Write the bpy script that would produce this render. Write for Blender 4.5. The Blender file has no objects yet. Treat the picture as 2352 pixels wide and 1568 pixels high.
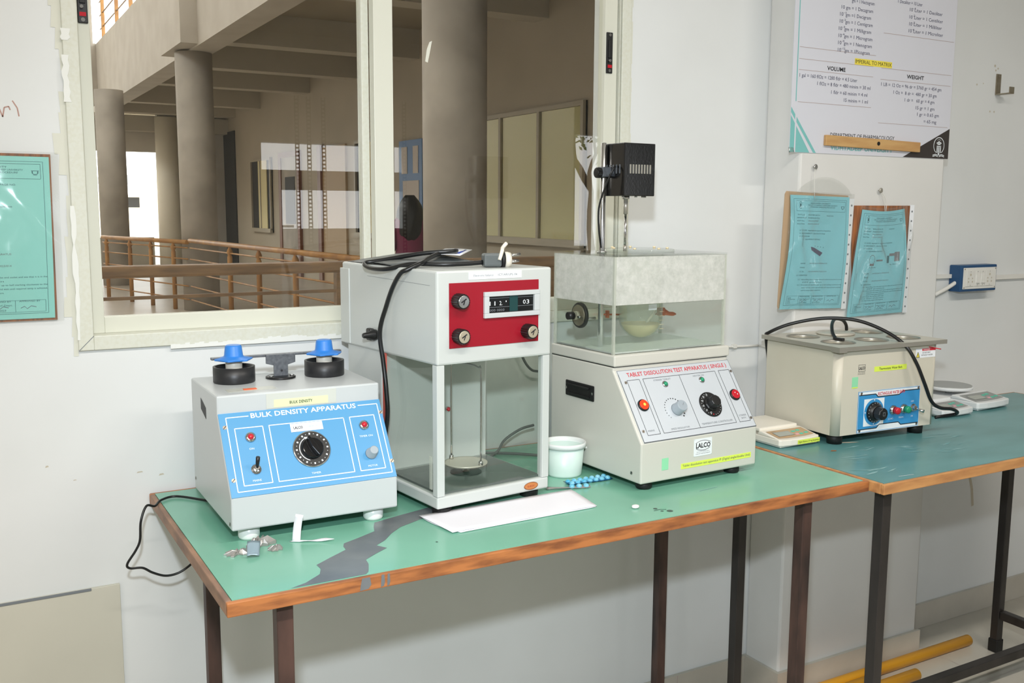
import bpy, bmesh, math, random
from mathutils import Vector, Matrix
from math import sin, cos, pi, radians
random.seed(7)
SC = bpy.context.scene
COL = SC.collection
H = 0.76                                   # height of the bench tops

# ------------------------------------------------------------------ camera
def make_camera():
    yaw, pitch, roll = radians(29.774), radians(-7.669), radians(0.314)
    F = Vector((sin(yaw) * cos(pitch), cos(yaw) * cos(pitch), sin(pitch)))
    R = Vector((cos(yaw), -sin(yaw), 0)); U = R.cross(F)
    R2 = R * cos(roll) + U * sin(roll); U2 = -R * sin(roll) + U * cos(roll)
    cd = bpy.data.cameras.new('camera'); cam = bpy.data.objects.new('camera', cd)
    m = Matrix((R2, U2, -F)).transposed().to_4x4(); m.translation = (-0.2991, -1.9154, 1.2977)
    cam.matrix_world = m
    cd.sensor_width = 36; cd.lens = 36 * 2248.15 / 2352; cd.clip_start = .02; cd.clip_end = 300
    COL.objects.link(cam); SC.camera = cam
make_camera()

# ------------------------------------------------------------------ light and exposure
SC.view_settings.view_transform = 'Standard'; SC.view_settings.look = 'None'
SC.view_settings.gamma = 1; SC.view_settings.use_curve_mapping = False
SC.view_settings.exposure = 0.0
SC.cycles.transparent_max_bounces = 40
wd = bpy.data.worlds.new('sky'); SC.world = wd; wd.use_nodes = True
bg = wd.node_tree.nodes['Background']; bg.inputs[0].default_value = (.98, .99, 1.0, 1); bg.inputs[1].default_value = 5.0
def lamp(name, kind, loc, power, color, aim=None, **k):
    d = bpy.data.lights.new(name, kind); d.energy = power; d.color = color
    for a, v in k.items(): setattr(d, a, v)
    o = bpy.data.objects.new(name, d); o.location = loc; COL.objects.link(o)
    if aim is not None: o.rotation_euler = (Vector(aim) - Vector(loc)).to_track_quat('-Z', 'Y').to_euler()
    return o
lamp('camera_flash', 'SPOT', (-.33, -1.93, 1.60), 104, (.84, .925, 1.0), aim=(1.15, 0, .72), spot_size=radians(92), spot_blend=1.0, shadow_soft_size=.035)
for lx, lp in ((-1.9, 20), (-.1, 41), (1.7, 30)):  # unseen area lights added under the ceiling as ambient fill
    lamp('ambient_fill', 'AREA', (lx, -2.1, 2.66), lp, (1.0, .95, .87), shape='RECTANGLE', size=1.2, size_y=.12)

# ------------------------------------------------------------------ materials
MT = {}
def lin(c): return tuple(((x / 255 + .055) / 1.055) ** 2.4 if x / 255 > .04045 else x / 255 / 12.92 for x in c) + (1,)
def mat(name, rgb, rough=.5, metal=0, alt=None, scale=8, detail=4, lo=.35, hi=.65, stretch=None, bump=0, bscale=60, coat=0, emit=0, spec=.5, trans=0):
    m = bpy.data.materials.new(name); m.use_nodes = True; nt = m.node_tree; b = nt.nodes['Principled BSDF']
    b.inputs['Base Color'].default_value = lin(rgb); b.inputs['Roughness'].default_value = rough; b.inputs['Metallic'].default_value = metal
    b.inputs['Specular IOR Level'].default_value = spec; b.inputs['Coat Weight'].default_value = coat
    if trans: b.inputs['Transmission Weight'].default_value = trans
    if emit: b.inputs['Emission Color'].default_value = lin(rgb); b.inputs['Emission Strength'].default_value = emit
    if alt or bump:
        tc = nt.nodes.new('ShaderNodeTexCoord'); mp = nt.nodes.new('ShaderNodeMapping'); nt.links.new(tc.outputs['Object'], mp.inputs[0])
        if stretch: mp.inputs['Scale'].default_value = stretch
    if alt:
        n = nt.nodes.new('ShaderNodeTexNoise'); n.inputs['Scale'].default_value = scale; n.inputs['Detail'].default_value = detail
        nt.links.new(mp.outputs[0], n.inputs['Vector'])
        r = nt.nodes.new('ShaderNodeValToRGB'); r.color_ramp.elements[0].position = lo; r.color_ramp.elements[1].position = hi
        r.color_ramp.elements[0].color = lin(alt); r.color_ramp.elements[1].color = lin(rgb)
        nt.links.new(n.outputs[0], r.inputs[0]); nt.links.new(r.outputs[0], b.inputs['Base Color'])
    if bump:
        n2 = nt.nodes.new('ShaderNodeTexNoise'); n2.inputs['Scale'].default_value = bscale; n2.inputs['Detail'].default_value = 5
        nt.links.new(mp.outputs[0], n2.inputs['Vector'])
        bp = nt.nodes.new('ShaderNodeBump'); bp.inputs['Strength'].default_value = bump; bp.inputs['Distance'].default_value = .002
        nt.links.new(n2.outputs[0], bp.inputs['Height']); nt.links.new(bp.outputs[0], b.inputs['Normal'])
    MT[name] = m; return m
def glass(name, tint, ior=1.45, rough=0.0, haze=0.0, hazecol=(230, 232, 228), noise=None, gain=1.0):
    """thin sheet: what lies behind stays visible, front reflects by angle"""
    m = bpy.data.materials.new(name); m.use_nodes = True; nt = m.node_tree; N = nt.nodes; L = nt.links
    N.remove(N['Principled BSDF']); out = N['Material Output']
    tr = N.new('ShaderNodeBsdfTransparent'); tr.inputs[0].default_value = lin(tint)
    gl = N.new('ShaderNodeBsdfAnisotropic'); gl.inputs['Roughness'].default_value = rough
    g = N.new('ShaderNodeNewGeometry'); mr = N.new('ShaderNodeMapRange')
    mr.inputs['To Min'].default_value = ior; mr.inputs['To Max'].default_value = 1 / ior; L.new(g.outputs['Backfacing'], mr.inputs[0])
    fr = N.new('ShaderNodeFresnel'); L.new(mr.outputs[0], fr.inputs[0])
    mu = N.new('ShaderNodeMath'); mu.operation = 'MULTIPLY'; mu.inputs[1].default_value = gain; mu.use_clamp = True; L.new(fr.outputs[0], mu.inputs[0])
    mx = N.new('ShaderNodeMixShader'); L.new(mu.outputs[0], mx.inputs[0]); L.new(tr.outputs[0], mx.inputs[1]); L.new(gl.outputs[0], mx.inputs[2])
    last = mx
    if haze:
        df = N.new('ShaderNodeBsdfDiffuse'); df.inputs[0].default_value = lin(hazecol)
        m2 = N.new('ShaderNodeMixShader'); m2.inputs[0].default_value = haze; L.new(mx.outputs[0], m2.inputs[1]); L.new(df.outputs[0], m2.inputs[2])
        if noise:
            tc = N.new('ShaderNodeTexCoord'); n = N.new('ShaderNodeTexNoise'); n.inputs['Scale'].default_value = noise; n.inputs['Detail'].default_value = 8; n.inputs['Roughness'].default_value = .7
            L.new(tc.outputs['Object'], n.inputs['Vector']); r = N.new('ShaderNodeMapRange')
            r.inputs[1].default_value = .36; r.inputs[2].default_value = .66; r.inputs[3].default_value = haze * .72; r.inputs[4].default_value = min(1, haze * 1.25)
            L.new(n.outputs[0], r.inputs[0]); L.new(r.outputs[0], m2.inputs[0])
        last = m2
    L.new(last.outputs[0], out.inputs[0]); MT[name] = m; return m

mat('wall', (229, 231, 231), .55, alt=(220, 222, 221), scale=2.2, lo=.3, hi=.7, bump=.12, bscale=14)
mat('pillar_paint', (226, 225, 222), .5, alt=(215, 214, 211), scale=2.5, lo=.3, hi=.7, bump=.10, bscale=14)
mat('ceiling', (225, 224, 222), .8)
mat('board_grey', (205, 202, 188), .45, alt=(198, 195, 181), scale=3)
mat('smear', (234, 235, 230), .5)
mat('putty', (219, 219, 206), .55)
mat('alu_cream', (214, 214, 199), .42, alt=(218, 219, 207), scale=160, detail=2, lo=.40, hi=.66)
mat('alu_stile', (217, 217, 203), .38)
mat('rubber_black', (18, 18, 18), .55)
mat('floor', (196, 190, 178), .18, alt=(184, 178, 166), scale=3, spec=.5)
mat('skirting', (200, 194, 182), .35, alt=(186, 180, 168), scale=5)
mat('lam_green', (128, 188, 164), .22, alt=(110, 168, 145), scale=3.2, lo=.25, hi=.62, spec=.5)
mat('lam_under', (116, 120, 122), .30, alt=(94, 100, 106), scale=12)
mat('lam_teal', (84, 136, 136), .30, alt=(98, 152, 154), scale=5, lo=.35, hi=.68, stretch=(1, 2.5, 1))
mat('scuff', (150, 186, 188), .6, alt=(104, 158, 162), scale=16)
mat('wood_edge', (182, 116, 66), .45, alt=(112, 66, 42), scale=12, stretch=(1, 6, 6), lo=.3, hi=.6)
mat('wood_grey', (166, 128, 102), .55, alt=(128, 100, 84), scale=14, stretch=(3, 1, 3))
mat('wood_light', (206, 152, 96), .45, alt=(170, 118, 74), scale=9, stretch=(1, 5, 5))
mat('wood_lath', (205, 165, 110), .5, alt=(190, 145, 92), scale=10, stretch=(1, 6, 6))
mat('leg_black', (30, 27, 26), .42, alt=(52, 48, 46), scale=14, stretch=(1, 1, .3), lo=.4, hi=.75)
mat('leg_rust', (40, 30, 28), .5, alt=(86, 62, 54), scale=18, stretch=(1, 1, .25), lo=.38, hi=.62)
mat('box_white', (198, 202, 203), .32, spec=.5)
mat('box_pale', (200, 204, 201), .35)
mat('box_cream', (208, 206, 197), .36)
mat('bath_cream', (214, 208, 192), .40, alt=(208, 201, 184), scale=5)
mat('blue_panel', (80, 152, 200), .35)
mat('blue_bath', (58, 148, 206), .35)
mat('print_white', (238, 244, 248), .5)
mat('print_black', (34, 34, 38), .6)
mat('print_navy', (78, 78, 104), .6)
mat('print_red', (206, 38, 52), .5)
mat('print_grey', (120, 125, 130), .6)
mat('print_soft', (52, 108, 116), .7)
mat('label_yellow', (226, 244, 92), .5)
mat('label_pale', (228, 238, 184), .5)
mat('label_white', (240, 242, 246), .45)
mat('sticker_green', (150, 222, 176), .5)
mat('tape', (206, 208, 200), .25)
mat('orange', (232, 96, 40), .5)
mat('black_plastic', (22, 22, 23), .38)
mat('black_gloss', (16, 16, 18), .14)
mat('black_cup', (34, 34, 36), .42)
mat('cap_blue', (48, 128, 214), .38)
mat('ivory', (232, 226, 212), .45)
mat('hammertone', (92, 96, 102), .4, metal=.4, alt=(112, 116, 122), scale=160, bump=.3, bscale=200)
mat('chrome', (205, 205, 205), .16, metal=1)
mat('steel', (176, 172, 162), .32, metal=.6)
mat('steel_soft', (210, 205, 192), .38, metal=.35)
mat('steel_inside', (214, 210, 196), .4, metal=.5)
mat('screw', (168, 158, 146), .35, metal=.8)
mat('copper', (196, 116, 84), .35, metal=.6)
mat('badge', (198, 124, 66), .4)
mat('led_red', (196, 34, 48), .2)
mat('led_red_lit', (255, 58, 24), .25, emit=.55)
mat('led_core', (255, 190, 70), .3, emit=1.1)
mat('led_green', (34, 148, 106), .2)
mat('knob_grey', (160, 170, 178), .4)
mat('maroon', (154, 20, 38), .3)
mat('rust_strip', (196, 92, 80), .5)
mat('stone_dark', (92, 98, 96), .12, spec=.6)
mat('display_black', (12, 14, 16), .2)
mat('display_green', (28, 66, 66), .15)
mat('knob_face', (190, 180, 158), .4, metal=.4)
mat('panel_silver', (208, 214, 220), .3, metal=.15)
mat('pad_orange', (196, 122, 66), .35)
mat('tub_white', (238, 240, 238), .3)
mat('tub_green', (216, 234, 226), .35)
mat('water_line', (232, 238, 232), .2)
mat('milk', (236, 216, 176), .4)
mat('motor_black', (12, 12, 13), .16, bump=.07, bscale=220, spec=.7)
mat('paper', (236, 234, 240), .6)
mat('tablet', (245, 243, 240), .5)
mat('foil', (164, 160, 156), .35, metal=.45)
mat('foil_blue', (150, 170, 182), .3, metal=.3)
mat('pill_blue', (70, 176, 214), .12, alt=(150, 214, 236), scale=60, coat=.6)
mat('strip_blue', (30, 92, 130), .3)
mat('scale_cream', (238, 232, 220), .4)
mat('scale_white', (228, 230, 230), .4)
mat('scale_grey', (150, 152, 150), .45)
mat('scale_tan', (190, 160, 124), .45)
mat('lcd', (168, 172, 164), .25)
mat('key_green', (84, 196, 168), .5)
mat('key_pink', (226, 170, 178), .5)
mat('steel_pan', (178, 180, 178), .4, metal=.4)
mat('poster', (216, 217, 226), .35, spec=.4)
mat('teal_print', (126, 192, 190), .45)
mat('teal_text', (112, 178, 178), .5)
mat('dark_print', (58, 52, 50), .3)
mat('line_brown', (178, 160, 156), .6)
mat('hl_yellow', (240, 222, 84), .5)
mat('sheet_teal', (136, 204, 216), .5)
mat('sheet_left', (146, 216, 208), .5)
mat('card_brown', (190, 160, 128), .7)
mat('card_dark', (176, 110, 66), .7, alt=(120, 78, 52), scale=40, stretch=(4, 1, .3))
mat('box_blue', (30, 74, 116), .35)
mat('socket_white', (226, 224, 218), .4)
mat('trunk_white', (226, 224, 218), .45)
mat('hook_metal', (160, 152, 134), .4, metal=.7, alt=(140, 128, 108), scale=30)
mat('pipe_yellow', (236, 168, 30), .32)
mat('scribble', (186, 150, 140), .7)
mat('grime', (196, 188, 170), .6)
mat('spot_dark', (70, 92, 84), .5)
mat('concrete', (186, 178, 166), .75, alt=(160, 152, 141), scale=2.2, detail=6, bump=.2, bscale=20)
mat('plaster_beam', (198, 191, 180), .8, alt=(188, 180, 168), scale=2.5)
mat('corr_wall', (184, 173, 154), .75, alt=(174, 163, 144), scale=.8)
mat('corr_ceiling', (160, 148, 126), .85, alt=(146, 134, 112), scale=.9)
mat('corr_beam', (186, 178, 162), .8)
mat('corr_floor', (200, 190, 176), .35, alt=(188, 178, 164), scale=1.5)
mat('rail_wood', (190, 140, 78), .5, alt=(160, 112, 62), scale=6)
mat('rail_brown', (150, 116, 80), .5, alt=(122, 94, 66), scale=9, stretch=(1, 5, 5))
mat('door_brown', (128, 84, 62), .5)
mat('door_tan', (184, 158, 122), .6)
mat('dark_room', (34, 33, 32), .7)  # near-black colour stands in for the shade of unlit interiors
mat('curtain', (226, 214, 166), .8)
mat('frame_taupe', (172, 162, 142), .5)
mat('notice_blue', (54, 108, 168), .5)
mat('notice_paper', (206, 194, 184), .6)
mat('house_wall', (236, 228, 210), .8)
mat('house_roof', (228, 224, 220), .7)
mat('hill', (150, 156, 158), .9)
mat('hair', (16, 14, 14), .45)
mat('skin', (168, 122, 98), .5)
mat('kurta', (126, 44, 78), .7)
mat('trousers', (60, 40, 60), .7)
mat('bark', (96, 82, 64), .8)
mat('leaf', (120, 140, 74), .7)
mat('rack_grey', (120, 122, 120), .4, metal=.4)
mat('rope', (222, 220, 214), .6)
mat('cable_black', (20, 21, 22), .35)
mat('cable_grey', (92, 98, 98), .45)
mat('bag_black', (26, 26, 28), .35)
mat('bag_grey', (88, 92, 92), .4)
mat('print_blue', (52, 76, 160), .4)
glass('window_glass', (252, 253, 251), gain=1.35)
glass('pane', (250, 252, 250), gain=.9)
glass('tank_glass', (252, 253, 252), gain=.9)
glass('tank_frost', (250, 252, 250), haze=.60, hazecol=(224, 224, 219), noise=55, rough=.1)
glass('edge_glass', (246, 248, 244), haze=.38, hazecol=(222, 224, 214))
glass('vessel_glass', (250, 252, 248), haze=.10, hazecol=(226, 228, 216), gain=1.3)
glass('water', (248, 252, 251), ior=1.33, gain=.7)
glass('plastic', (251, 252, 251), haze=.04, gain=2.2, rough=.14)
glass('milky', (236, 236, 230), haze=.45, hazecol=(230, 224, 200))

# ------------------------------------------------------------------ mesh builder
_txt = {}
def text_data(s, bold=0):
    k = (s, bold)
    if k not in _txt:
        cu = bpy.data.curves.new('t', 'FONT'); cu.body = s; cu.resolution_u = 2; cu.offset = bold
        o = bpy.data.objects.new('t', cu); COL.objects.link(o)
        bpy.context.view_layer.update()
        me = bpy.data.meshes.new_from_object(o.evaluated_get(bpy.context.evaluated_depsgraph_get()))
        vs = [v.co.copy() for v in me.vertices]; fs = [tuple(p.vertices) for p in me.polygons]
        bpy.data.objects.remove(o); bpy.data.curves.remove(cu); bpy.data.meshes.remove(me)
        _txt[k] = (vs, fs)
    return _txt[k]

class MB:
    def __init__(self): self.v = []; self.f = []; self.mi = []; self.sm = []; self.mats = []; self.m = Matrix()
    def mid(self, m):
        if m not in self.mats: self.mats.append(m)
        return self.mats.index(m)
    def add(self, vs, fs, m, smooth=False):
        b = len(self.v); self.v += [self.m @ Vector(p) for p in vs]; i = self.mid(m)
        for f in fs: self.f.append([b + k for k in f]); self.mi.append(i); self.sm.append(smooth)
        return self
    def box(self, x0, x1, y0, y1, z0, z1, m, bev=0, seg=2):
        if bev:
            bm = bmesh.new(); bmesh.ops.create_cube(bm, size=1)
            for v in bm.verts: v.co = Vector(((x0 + x1) / 2 + v.co.x * (x1 - x0), (y0 + y1) / 2 + v.co.y * (y1 - y0), (z0 + z1) / 2 + v.co.z * (z1 - z0)))
            bmesh.ops.bevel(bm, geom=list(bm.edges), offset=bev, segments=seg, affect='EDGES', profile=.5)
            bm.verts.index_update(); self.add([v.co.copy() for v in bm.verts], [[v.index for v in f.verts] for f in bm.faces], m, False); bm.free(); return self
        vs = [(x, y, z) for z in (z0, z1) for y in (y0, y1) for x in (x0, x1)]
        return self.add(vs, [(0, 2, 3, 1), (4, 5, 7, 6), (0, 1, 5, 4), (2, 6, 7, 3), (0, 4, 6, 2), (1, 3, 7, 5)], m)
    def prism(self, pts, vec, m, smooth=False):
        n = len(pts); vec = Vector(vec); vs = [Vector(p) for p in pts] + [Vector(p) + vec for p in pts]
        nrm = Vector((0, 0, 0))
        for i in range(n): a, b = vs[i], vs[(i + 1) % n]; nrm += a.cross(b)
        fs = [list(range(n)), list(range(2 * n - 1, n - 1, -1))] + [[i, i + n, (i + 1) % n + n, (i + 1) % n] for i in range(n)]
        if nrm.dot(vec) > 0: fs = [f[::-1] for f in fs]
        return self.add(vs, fs, m, smooth)
    def lathe(self, prof, m, c=(0, 0, 0), ax=(0, 0, 1), seg=28, smooth=True, sx=1, sy=1, capb=True, capt=True):
        q = Vector((0, 0, 1)).rotation_difference(Vector(ax).normalized()).to_matrix(); c = Vector(c)
        # sharp corners: duplicate rings
        vs = []; fs = []
        for i, (r, z) in enumerate(prof):
            for k in range(seg):
                a = 2 * pi * k / seg; vs.append(c + q @ Vector((r * cos(a) * sx, r * sin(a) * sy, z)))
        rings = len(prof)
        b = len(self.v); self.add(vs, [], m)
        i_m = self.mid(m)
        def F(f, s): self.f.append([b + k for k in f]); self.mi.append(i_m); self.sm.append(s)
        for i in range(rings - 1):
            for k in range(seg):
                F([i * seg + k, i * seg + (k + 1) % seg, (i + 1) * seg + (k + 1) % seg, (i + 1) * seg + k], smooth)
        if capb: F([k for k in range(seg)][::-1], False)
        if capt: F([(rings - 1) * seg + k for k in range(seg)], False)
        return self
    def cyl(self, c, r, h, m, ax=(0, 0, 1), r2=None, seg=24, bev=0):
        r2 = r if r2 is None else r2
        p = [(r, 0), (r2, h)] if not bev else [(r - bev, 0), (r, bev), (r2, h - bev), (r2 - bev, h)]
        return self.lathe(p, m, c, ax, seg)
    def sph(self, c, r, m, sx=1, sy=1, sz=1, seg=16, n=8):
        p = [(r * sin(pi * (i + .02) / (n + .04)), -r * sz * cos(pi * (i + .02) / (n + .04))) for i in range(n + 1)]
        return self.lathe(p, m, c, seg=seg, sx=sx, sy=sy)
    def tube(self, pts, r, m, seg=10, sub=6, flat=1.0):
        P = [Vector(p) for p in pts]
        if sub > 1 and len(P) > 2:
            Q = []; E = [2 * P[0] - P[1]] + P + [2 * P[-1] - P[-2]]
            for i in range(1, len(E) - 2):
                for k in range(sub):
                    t = k / sub; a, b, c, d = E[i - 1:i + 3]
                    Q.append(.5 * ((2 * b) + (-a + c) * t + (2 * a - 5 * b + 4 * c - d) * t * t + (-a + 3 * b - 3 * c + d) * t ** 3))
            P = Q + [P[-1]]
        vs = []; T0 = (P[1] - P[0]).normalized(); up = Vector((0, 0, 1)) if abs(T0.z) < .9 else Vector((1, 0, 0))
        n = (up - T0 * up.dot(T0)).normalized(); nP = len(P)
        for i, p in enumerate(P):
            t = (P[min(i + 1, nP - 1)] - P[max(i - 1, 0)]).normalized()
            n = (n - t * n.dot(t)).normalized(); b = t.cross(n); rr = r[i * (len(r) - 1) // max(1, nP - 1)] if isinstance(r, (list, tuple)) else r
            for k in range(seg):
                a = 2 * pi * k / seg; vs.append(p + n * rr * cos(a) * flat + b * rr * sin(a))
        fs = [[i * seg + k, i * seg + (k + 1) % seg, (i + 1) * seg + (k + 1) % seg, (i + 1) * seg + k] for i in range(nP - 1) for k in range(seg)]
        self.add(vs, fs, m, True)
        b0 = len(self.v) - len(vs); i_m = self.mid(m)
        for f in ([k for k in range(seg)][::-1], [(nP - 1) * seg + k for k in range(seg)]): self.f.append([b0 + k for k in f]); self.mi.append(i_m); self.sm.append(False)
        return self
    # ---- flat printing in the XY plane of self.m
    def rect(self, x0, y0, x1, y1, m, z=.0002): return self.add([(x0, y0, z), (x1, y0, z), (x1, y1, z), (x0, y1, z)], [(0, 1, 2, 3)], m)
    def poly(self, pts, m, z=.0002): return self.add([(p[0], p[1], z) for p in pts], [list(range(len(pts)))], m)
    def frame(self, x0, y0, x1, y1, t, m, z=.0003):
        self.rect(x0, y0, x1, y0 + t, m, z); self.rect(x0, y1 - t, x1, y1, m, z); self.rect(x0, y0, x0 + t, y1, m, z); return self.rect(x1 - t, y0, x1, y1, m, z)
    def line(self, a, b, t, m, z=.0003):
        a = Vector((a[0], a[1])); b = Vector((b[0], b[1])); d = (b - a).normalized(); n = Vector((-d.y, d.x)) * t / 2
        return self.add([(a.x + n.x, a.y + n.y, z), (a.x - n.x, a.y - n.y, z), (b.x - n.x, b.y - n.y, z), (b.x + n.x, b.y + n.y, z)], [(0, 1, 2, 3)], m)
    def pline(self, pts, t, m, z=.0003):
        for a, b in zip(pts, pts[1:]): self.line(a, b, t, m, z)
        return self
    def ring(self, c, r, t, m, z=.0003, a0=0, a1=360, seg=32):
        P = [(c[0] + r * cos(radians(a0 + (a1 - a0) * k / seg)), c[1] + r * sin(radians(a0 + (a1 - a0) * k / seg))) for k in range(seg + 1)]
        return self.pline(P, t, m, z)
    def disc(self, c, r, m, z=.0003, seg=28): return self.poly([(c[0] + r * cos(2 * pi * k / seg), c[1] + r * sin(2 * pi * k / seg)) for k in range(seg)], m, z)
    def txt(self, s, x0, x1, y, h, m, z=.0004, bold=0, ang=0):
        vs, fs = text_data(s, bold)
        if not vs: return self
        a = min(v.x for v in vs); b = max(v.x for v in vs); k = (x1 - x0) / (b - a); hy = h / .70
        out = []
        for v in vs:
            X = (v.x - a) * k; Y = v.y * hy
            out.append((x0 + X * cos(ang) - Y * sin(ang), y + X * sin(ang) + Y * cos(ang), z))
        return self.add(out, fs, m)
    def build(self, name, parent=None, bevel=0, seg=2):
        me = bpy.data.meshes.new(name); me.from_pydata([tuple(v) for v in self.v], [], self.f)
        for m in self.mats: me.materials.append(MT[m])
        me.polygons.foreach_set('material_index', self.mi); me.polygons.foreach_set('use_smooth', self.sm); me.update()
        o = bpy.data.objects.new(name, me); COL.objects.link(o)
        if parent: o.parent = parent
        if bevel:
            b = o.modifiers.new('bevel', 'BEVEL'); b.width = bevel; b.segments = seg; b.limit_method = 'ANGLE'; b.angle_limit = radians(50)
        return o
def tag(o, label=None, cat=None, group=None, kind=None):
    if label: o['label'] = label
    if cat: o['category'] = cat
    if group: o['group'] = group
    if kind: o['kind'] = kind
    return o
def empty(name, loc=(0, 0, 0), rz=0):
    o = bpy.data.objects.new(name, None); o.location = loc; o.rotation_euler = (0, 0, rz); o.empty_display_size = .05; COL.objects.link(o); return o
def copy_tree(o, parent=None):
    c = o.copy(); COL.objects.link(c); c.parent = parent
    for ch in [x for x in COL.objects if x.parent == o]: copy_tree(ch, c)
    return c
def plane(o, ex, ey):
    """matrix with origin o, X along ex, Y along ey (normal = ex x ey)"""
    ex = Vector(ex).normalized(); ey = Vector(ey).normalized(); n = ex.cross(ey)
    m = Matrix((ex, ey, n)).transposed().to_4x4(); m.translation = Vector(o); return m
def wallplane(y): return plane((0, y, 0), (1, 0, 0), (0, 0, 1))      # local x = X, local y = Z, normal towards the room
def struct(name, mb, label=None): return tag(mb.build(name), label, None, None, 'structure')

# ================================================================== ROOM SHELL
RX0, RX1, RY, RZ = -3.2, 5.6, -6.0, 2.7
WX0, WX1, WZ0, WZ1 = -.105, 1.105, 1.044, 2.10
def room():
    b = MB()
    b.box(RX0, WX0, 0, .14, 0, RZ, 'wall'); b.box(WX1, RX1, 0, .14, 0, RZ, 'wall')
    b.box(WX0, WX1, 0, .14, 0, WZ0, 'wall'); b.box(WX0, WX1, 0, .14, WZ1, RZ, 'wall')
    b.m = wallplane(0)
    b.pline([(-.262, 1.447), (-.258, 1.470), (-.252, 1.450), (-.246, 1.472), (-.240, 1.452), (-.234, 1.474), (-.226, 1.450)], .0025, 'scribble')
    b.pline([(-.222, 1.452), (-.214, 1.468), (-.208, 1.450), (-.205, 1.466), (-.198, 1.468), (-.196, 1.462)], .0022, 'scribble')
    b.pline([(-.192, 1.478), (-.185, 1.466), (-.183, 1.452)], .0022, 'scribble')
    for (x, z, w, h) in ((-.02, .80, .012, .003), (-.175, .83, .006, .004), (-.13, .80, .006, .002), (.02, .79, .01, .004)):
        b.poly([(x, z), (x + w, z + h * .3), (x + w * .8, z + h), (x + w * .2, z + h * .9)], 'grime')
    # marks on the bare wall right of the pillar
    for (x, z, s) in ((2.47, 1.735, .004), (2.485, 1.728, .003), (2.475, 1.722, .003), (2.46, 1.60, .003), (2.48, 1.60, .003), (2.39, 1.675, .003), (2.42, 1.68, .002), (2.60, .66, .006)):
        b.disc((x, z), s, 'grime')
    b.pline([(2.47, .50), (2.50, .42), (2.51, .36)], .012, 'grime')
    struct('wall_back', b)
    b = MB(); b.box(RX0 - .12, RX0, RY, .14, 0, RZ, 'wall'); struct('wall_left', b)
    b = MB(); b.box(RX1, RX1 + .12, RY, .14, 0, RZ, 'wall'); struct('wall_right', b)
    b = MB(); b.box(RX0 - .12, RX1 + .12, RY, .14, RZ, RZ + .12, 'ceiling'); struct('ceiling', b)
    b = MB(); b.box(RX0 - .12, RX1 + .12, RY - .12, .14, -.08, 0, 'floor')
    b.m = plane((0, 0, 0), (1, 0, 0), (0, 1, 0))
    for k in range(-5, 10): b.rect(k * .6 + .36, RY, k * .6 + .3615, 0, 'line_brown', .0003)
    for k in range(1, 10): b.rect(RX0, -k * .6 + .27, RX1, -k * .6 + .2715, 'line_brown', .0003)
    struct('floor', b)
    # wall behind the camera with its window bands and open doorway
    ops = [(1.93, 3.16, 1.61, 1.83), (2.09, 3.16, 1.13, 1.45), (4.93, 5.4, .5, 2.01)]
    xs = sorted({RX0, RX1} | {o[0] for o in ops} | {o[1] for o in ops}); zs = sorted({0, RZ} | {o[2] for o in ops} | {o[3] for o in ops})
    b = MB()
    for i in range(len(xs) - 1):
        for j in range(len(zs) - 1):
            cx = (xs[i] + xs[i + 1]) / 2; cz = (zs[j] + zs[j + 1]) / 2
            if any(o[0] < cx < o[1] and o[2] < cz < o[3] for o in ops): continue
            b.box(xs[i], xs[i + 1], RY - .12, RY, zs[j], zs[j + 1], 'wall')
    struct('wall_front', b)
    # pillar
    b = MB(); b.box(1.548, 2.098, -.125, -.0005, 0, RZ, 'pillar_paint')
    o = struct('wall_pillar', b); bv = o.modifiers.new('bevel', 'BEVEL'); bv.width = .006; bv.segments = 2
    # skirting
    b = MB(); b.box(RX0, 1.5475, -.010, -.0003, .0005, .08, 'skirting'); b.m = wallplane(-.010)
    for x in (.1, .7, 1.3): b.rect(x, .001, x + .002, .079, 'line_brown')
    struct('baseboard_left', b)
    b = MB(); b.box(1.538, 2.108, -.135, -.1255, .0005, .08, 'skirting'); b.box(1.538, 1.5475, -.1255, -.0105, .0005, .08, 'skirting'); struct('baseboard_pillar', b)
    b = MB(); b.box(2.0985, RX1, -.010, -.0003, .0005, .08, 'skirting'); struct('baseboard_right', b)
room()

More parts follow.
